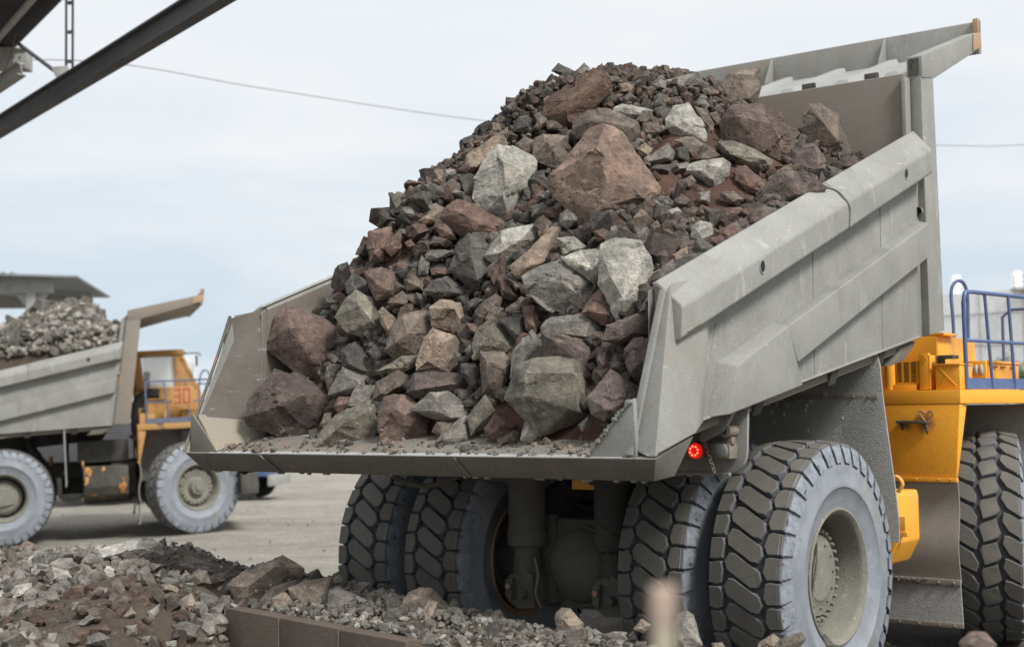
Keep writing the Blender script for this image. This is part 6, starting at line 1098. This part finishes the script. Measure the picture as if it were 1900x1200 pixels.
# corrugated roof sheet: waves run across, edge shows as teeth
b=MB(); A=Vector((-9.3,25.6,9.15)); Bq=Vector((-5.6,18.2,8.25)); sd=Vector((-3.2,-.9,.25)); n=150
for i in range(n+1):
    p=A.lerp(Bq,i/n); z=.075*math.sin(i*2*math.pi/4.0); b.v+=[tuple(p+Vector((0,0,z))),tuple(p+sd+Vector((0,0,z))),tuple(p+Vector((0,0,z+.012))),tuple(p+sd+Vector((0,0,z+.012)))]
for i in range(n):
    k=4*i; b.f+=[(k,k+1,k+5,k+4),(k+2,k+6,k+7,k+3),(k,k+4,k+6,k+2),(k+1,k+3,k+7,k+5)]; b.m+=[0]*4
gp(b,'roof_sheet','beam',fix=True)
b=MB()
for q in (.12,.30,.55,.8): 
    p=A+sd*q; e=Bq+sd*q; b.tube([p-Vector((0,0,.09)),e-Vector((0,0,.09))],.055,4)
gp(b,'purlin','beam_l')
b=MB(); b.tube(cat([(-9.9,23.5,7.3),(-9.3,23.3,7.12),(-8.8,23.1,7.4),(-8.2,22.9,8.6),(-7.8,22.6,10.6)],8),.008,5); gp(b,'loose_wire','cable')
# overhead wire
ws=[(-13.0,26,8.9),(-8.94,28.5,9.75),(-5.73,32.6,10.08),(-.91,35.6,9.93),(5.16,37.6,9.70),(12.18,39.6,9.89),(15.0,40.6,10.06),(22,42,10.6)]
b=MB(); b.tube(cat(ws,10),.008,6); tag(b.build('overhead_wire','dark'),'thin overhead wire crossing the sky behind the heap of rock','wire')
# ------------------------------------------------------------------ background buildings
sh=empty('shelter_roof',(-18,48,0)); tag(sh,'flat sheet metal shelter roof on steel beams behind the far truck','shelter')
o0=-Vector(sh.location)
b=MB(); b.hexa([(-30,43,7.35),(-14.3,46,7.02),(-15.5,54,7.02),(-30,54,7.35),(-30,43,7.42),(-14.3,46,7.09),(-15.5,54,7.09),(-30,54,7.42)])
for i in range(50): x=-29.8+i*.275; b.tube([(x,43.1+ (x+30)*.18,7.43-(x+30)*.0198),(x,53.9,7.43-(x+30)*.0198)],.03,4)
b.build('roof_sheet','greyroof',sh,off=o0)
b=MB(); b.box(-29,-15.2,46.3,46.45,6.55,6.98); b.box(-29,-15.6,52,52.15,6.5,6.98)
for x in (-27,-22,-17.5): b.box(x,x+.12,46,53.5,6.70,6.98)
b.build('roof_beam','beam_l',sh,off=o0)
for x,y in ((-27,46.4),(-21.5,46.4),(-15.9,46.4),(-15.9,52),(-27,52)):
    b=MB(); b.box(x-.15,x+.15,y-.15,y+.15,-.5,6.6); b.prism([(x-.6,y,6.6),(x+.6,y,6.6),(x+.15,y,6.0),(x-.15,y,6.0)],(0,.05,0)); b.build('column','beam_l',sh,off=o0)
b=MB(); b.box(-45,-14,60,60.5,-.6,1.3)
for i in range(14): b.box(-45+i*2.3,-44.92+i*2.3,59.97,60,-.5,1.3)
tag(b.build('low_wall','whitewall',bev=.02),'low pale wall seen through the gap under the far truck','wall')
wb=empty('white_building',(22,60,0)); tag(wb,'weathered white industrial building behind the truck at the right edge','building'); o0=-Vector(wb.location)
b=MB(); P=[(14.5,62.0),(20.8,56.8),(40,41),(60,60),(40,90)]
zt=lambda x:7.18+.0*x
b.prism([(x,y,-1) for x,y in P],(0,0,8.2)); b.build('wall','whitewall',wb,off=o0)
b=MB()
d=Vector((40-14.5,41-62.0,0)).normalized(); nn=Vector((d.y,-d.x,0)); nn=-nn if nn.y>0 else nn
for z in (1.2,3.1,5.0,6.3):
    p=Vector((14.5,62,z))+nn*.02; b.tube([p,p+d*33],.025,4)
for i in range(12): p=Vector((14.5,62,0))+d*(2.7*i+.9)+nn*.02; b.tube([p,p+Vector((0,0,7.2))],.02,4)
b.build('panel_joint','beam_l',wb,off=o0)
for (x,y) in ((19.2,60.5),(21.3,59.0)):
    b=MB(); b.prism([(x-.17,y-.17,7.2),(x+.17,y-.17,7.2),(x+.17,y+.17,7.2),(x-.17,y+.17,7.2)],(0,0,.95)); b.build('vent_stack','whitewall',wb,off=o0,bev=.01)
b=MB()
for z in (7.3,7.5,7.72): b.tube([(20.4,56.8,z),(24,54,z)],.018,5)
for i in range(8): b.tube([(20.4+i*.5,56.8-i*.39,7.2),(20.4+i*.5,56.8-i*.39,7.72)],.018,5)
b.box(20.3,24,56.4,57.0,7.16,7.24); b.tube([(20.65,56.55,7.2),(20.65,56.55,2)],.04,6); b.build('roof_railing','beam_l',wb,off=o0)
# trees before the white building
LF,TRK=grime('green_foliage',(.07,.11,.03),(.10,.14,.05),scale=2,rough=.7),grime('tree_bark',(.11,.085,.06),(.16,.13,.10),scale=6)
M['leaf']=LF; M['bark']=TRK
def tree(x,y,h,r,lab):
    e=empty('tree',(x,y,0)); tag(e,lab,'tree',)
    b=MB(); b.tube([(0,0,-.3),(.1,0,h*.4),(0,.1,h*.8)],[.13,.09,.04],8)
    L=[]
    for i in range(9):
        a=random.uniform(0,6.28); z=h*random.uniform(.35,.8); q=Vector((r*.8*math.cos(a),r*.8*math.sin(a),z+random.uniform(.3,1.1))); b.tube([(0,0,z),q],[.04,.015],5); L.append(q)
    b.build('trunk','bark',e)
    b=MB()
    for c in L+[Vector((random.uniform(-r,r)*.6,random.uniform(-r,r)*.6,h*random.uniform(.6,1))) for _ in range(8)]:
        for j in range(150):
            p=c+Vector([random.gauss(0,.26) for _ in range(3)]); u=Vector([random.gauss(0,1) for _ in range(3)]).normalized()*.09; v=u.orthogonal().normalized()*.045
            k=len(b.v); b.v+=[tuple(p-u),tuple(p+v),tuple(p+u),tuple(p-v)]; b.f.append((k,k+1,k+2,k+3)); b.m.append(0)
    b.build('crown','leaf',e,fix=False)
tree(18.6,50.5,4.3,1.0,'small green tree before the white building, the left one')
tree(20.6,49.0,5.2,1.5,'taller green tree before the white building, half cut by the picture edge')
# distant blue lorry
lo=empty('lorry',(-10.6,46,-.25),(0,0,rad(-95))); tag(lo,'distant blue lorry hidden mostly behind the tail of the main truck','lorry')
# lorry local: +y forward
b=MB(); b.prism([(-1.2,1.2,.75),(-1.2,3.0,.75),(-1.2,3.05,1.5),(-1.2,2.85,2.6),(-1.2,1.2,2.6)],(2.4,0,0)); b.build('cab','blue',lo,bev=.06)
b=MB(); b.box(1.2,1.215,1.7,2.7,1.6,2.3); b.build('cab_window','black',lo)
b=MB(); b.box(-1.22,1.22,2.95,3.1,.45,.80); b.build('bumper','beam_l',lo,bev=.02)
b=MB(); b.box(-.5,.5,-4.5,1.2,.7,.95); b.box(-1.2,1.2,-.2,.9,.55,1.3); b.build('chassis','dark',lo,bev=.02)
b=MB(); b.prism([(-1.25,-4.8,1.1),(-1.25,.9,1.1),(-1.25,1.0,2.5),(-1.25,-5.0,2.5)],(2.5,0,0)); b.build('tipper_body','beam',lo,bev=.04)
for y in (2.1,-2.2,-3.5):
    for s in (-1,1):
        b=MB(); b.lathe([(-.15,.25),(-.16,.45),(-.12,.52),(.12,.52),(.16,.45),(.15,.25),(.08,.2),(.1,0)],24); b.v=[(v[0]*s+s*1.05,v[1]+y,v[2]+.50) for v in b.v]; b.build('wheel','rubber',lo)
# near stake, out of focus
st=empty('stake',(.207,2.0,.25)); tag(st,'blurred weathered stake with reddish top standing close to the lens','stake')
b=MB(); b.prism([(-.016,-.010,0),(.015,-.010,0),(.015,.010,0),(-.014,.010,0)],(.002,0,1.885)); b.build('post','wood',st,bev=.003)
b=MB(); b.prism([(-.017,-.012,1.86),(.018,-.012,1.86),(.019,.012,1.86),(-.015,.012,1.86)],(.001,0,.055)); b.build('cap','stake_cap',st,bev=.006)
# ------------------------------------------------------------------ camera, light, sky
cam=bpy.data.cameras.new('camera'); co=bpy.data.objects.new('camera',cam); COL.objects.link(co)
rt=Vector((0.999942,0.000689,-0.010771)); up=Vector((0.010793,-0.06381,0.997904)); fw=Vector((0,0.997962,0.063814))
co.matrix_world=Matrix(((rt.x,up.x,-fw.x,0),(rt.y,up.y,-fw.y,0),(rt.z,up.z,-fw.z,2.40897),(0,0,0,1)))
cam.sensor_width=36; cam.sensor_fit='HORIZONTAL'; cam.lens=2604.95902*36/1900; cam.clip_start=.1; cam.clip_end=5000
cam.dof.use_dof=True; cam.dof.focus_distance=11.4; cam.dof.aperture_fstop=1.4
SC.camera=co
AZ,EL=rad(138),rad(48)     # azimuth from +y towards +x
sv=Vector((math.sin(AZ)*math.cos(EL),math.cos(AZ)*math.cos(EL),math.sin(EL)))
sl=bpy.data.lights.new('sun','SUN'); sl.energy=4.1; sl.angle=rad(14); sl.color=(1,.985,.955); so=bpy.data.objects.new('sun',sl); COL.objects.link(so); so.rotation_euler=(-sv).to_track_quat('-Z','Y').to_euler(); so.location=(20,0,30)
w=bpy.data.worlds.new('World'); SC.world=w; w.use_nodes=True; t=w.node_tree; bg=t.nodes['Background']
sky=t.nodes.new('ShaderNodeTexSky'); sky.sky_type='NISHITA'; sky.sun_disc=False; sky.sun_elevation=EL; sky.sun_rotation=AZ; sky.air_density=1.2; sky.dust_density=2.5; sky.ozone_density=1.5
tc=t.nodes.new('ShaderNodeTexCoord'); mp=t.nodes.new('ShaderNodeMapping'); mp.inputs['Scale'].default_value=(1.2,1.2,5.5); t.links.new(tc.outputs['Generated'],mp.inputs['Vector'])
cl=ramp(t,noise_n(t,2.6,9,.55,mp.outputs[0],.3),.42,.75)
sx=t.nodes.new('ShaderNodeSeparateXYZ'); t.links.new(tc.outputs['Generated'],sx.inputs[0])
g=ramp(t,sx.outputs[2],-.02,.27,(.58,.715,.84,1),(.88,.925,.97,1))
cloud=mixc(t,cl,g,(.97,.975,.985))
# an overcast sky is far brighter overhead than near the horizon
zb_=t.nodes.new('ShaderNodeMapRange'); zb_.inputs[1].default_value=.30; zb_.inputs[2].default_value=.95; zb_.inputs[3].default_value=10; zb_.inputs[4].default_value=13; t.links.new(sx.outputs[2],zb_.inputs[0])
vm=t.nodes.new('ShaderNodeVectorMath'); vm.operation='SCALE'; t.links.new(cloud,vm.inputs[0]); t.links.new(zb_.outputs[0],vm.inputs['Scale']); cloud=vm.outputs[0]
m1=mixc(t,.06,cloud,sky.outputs[0]); t.links.new(m1,bg.inputs['Color']); bg.inputs['Strength'].default_value=.1
SC.view_settings.view_transform='Standard'; SC.view_settings.look='None'; SC.view_settings.gamma=1; SC.view_settings.exposure=0
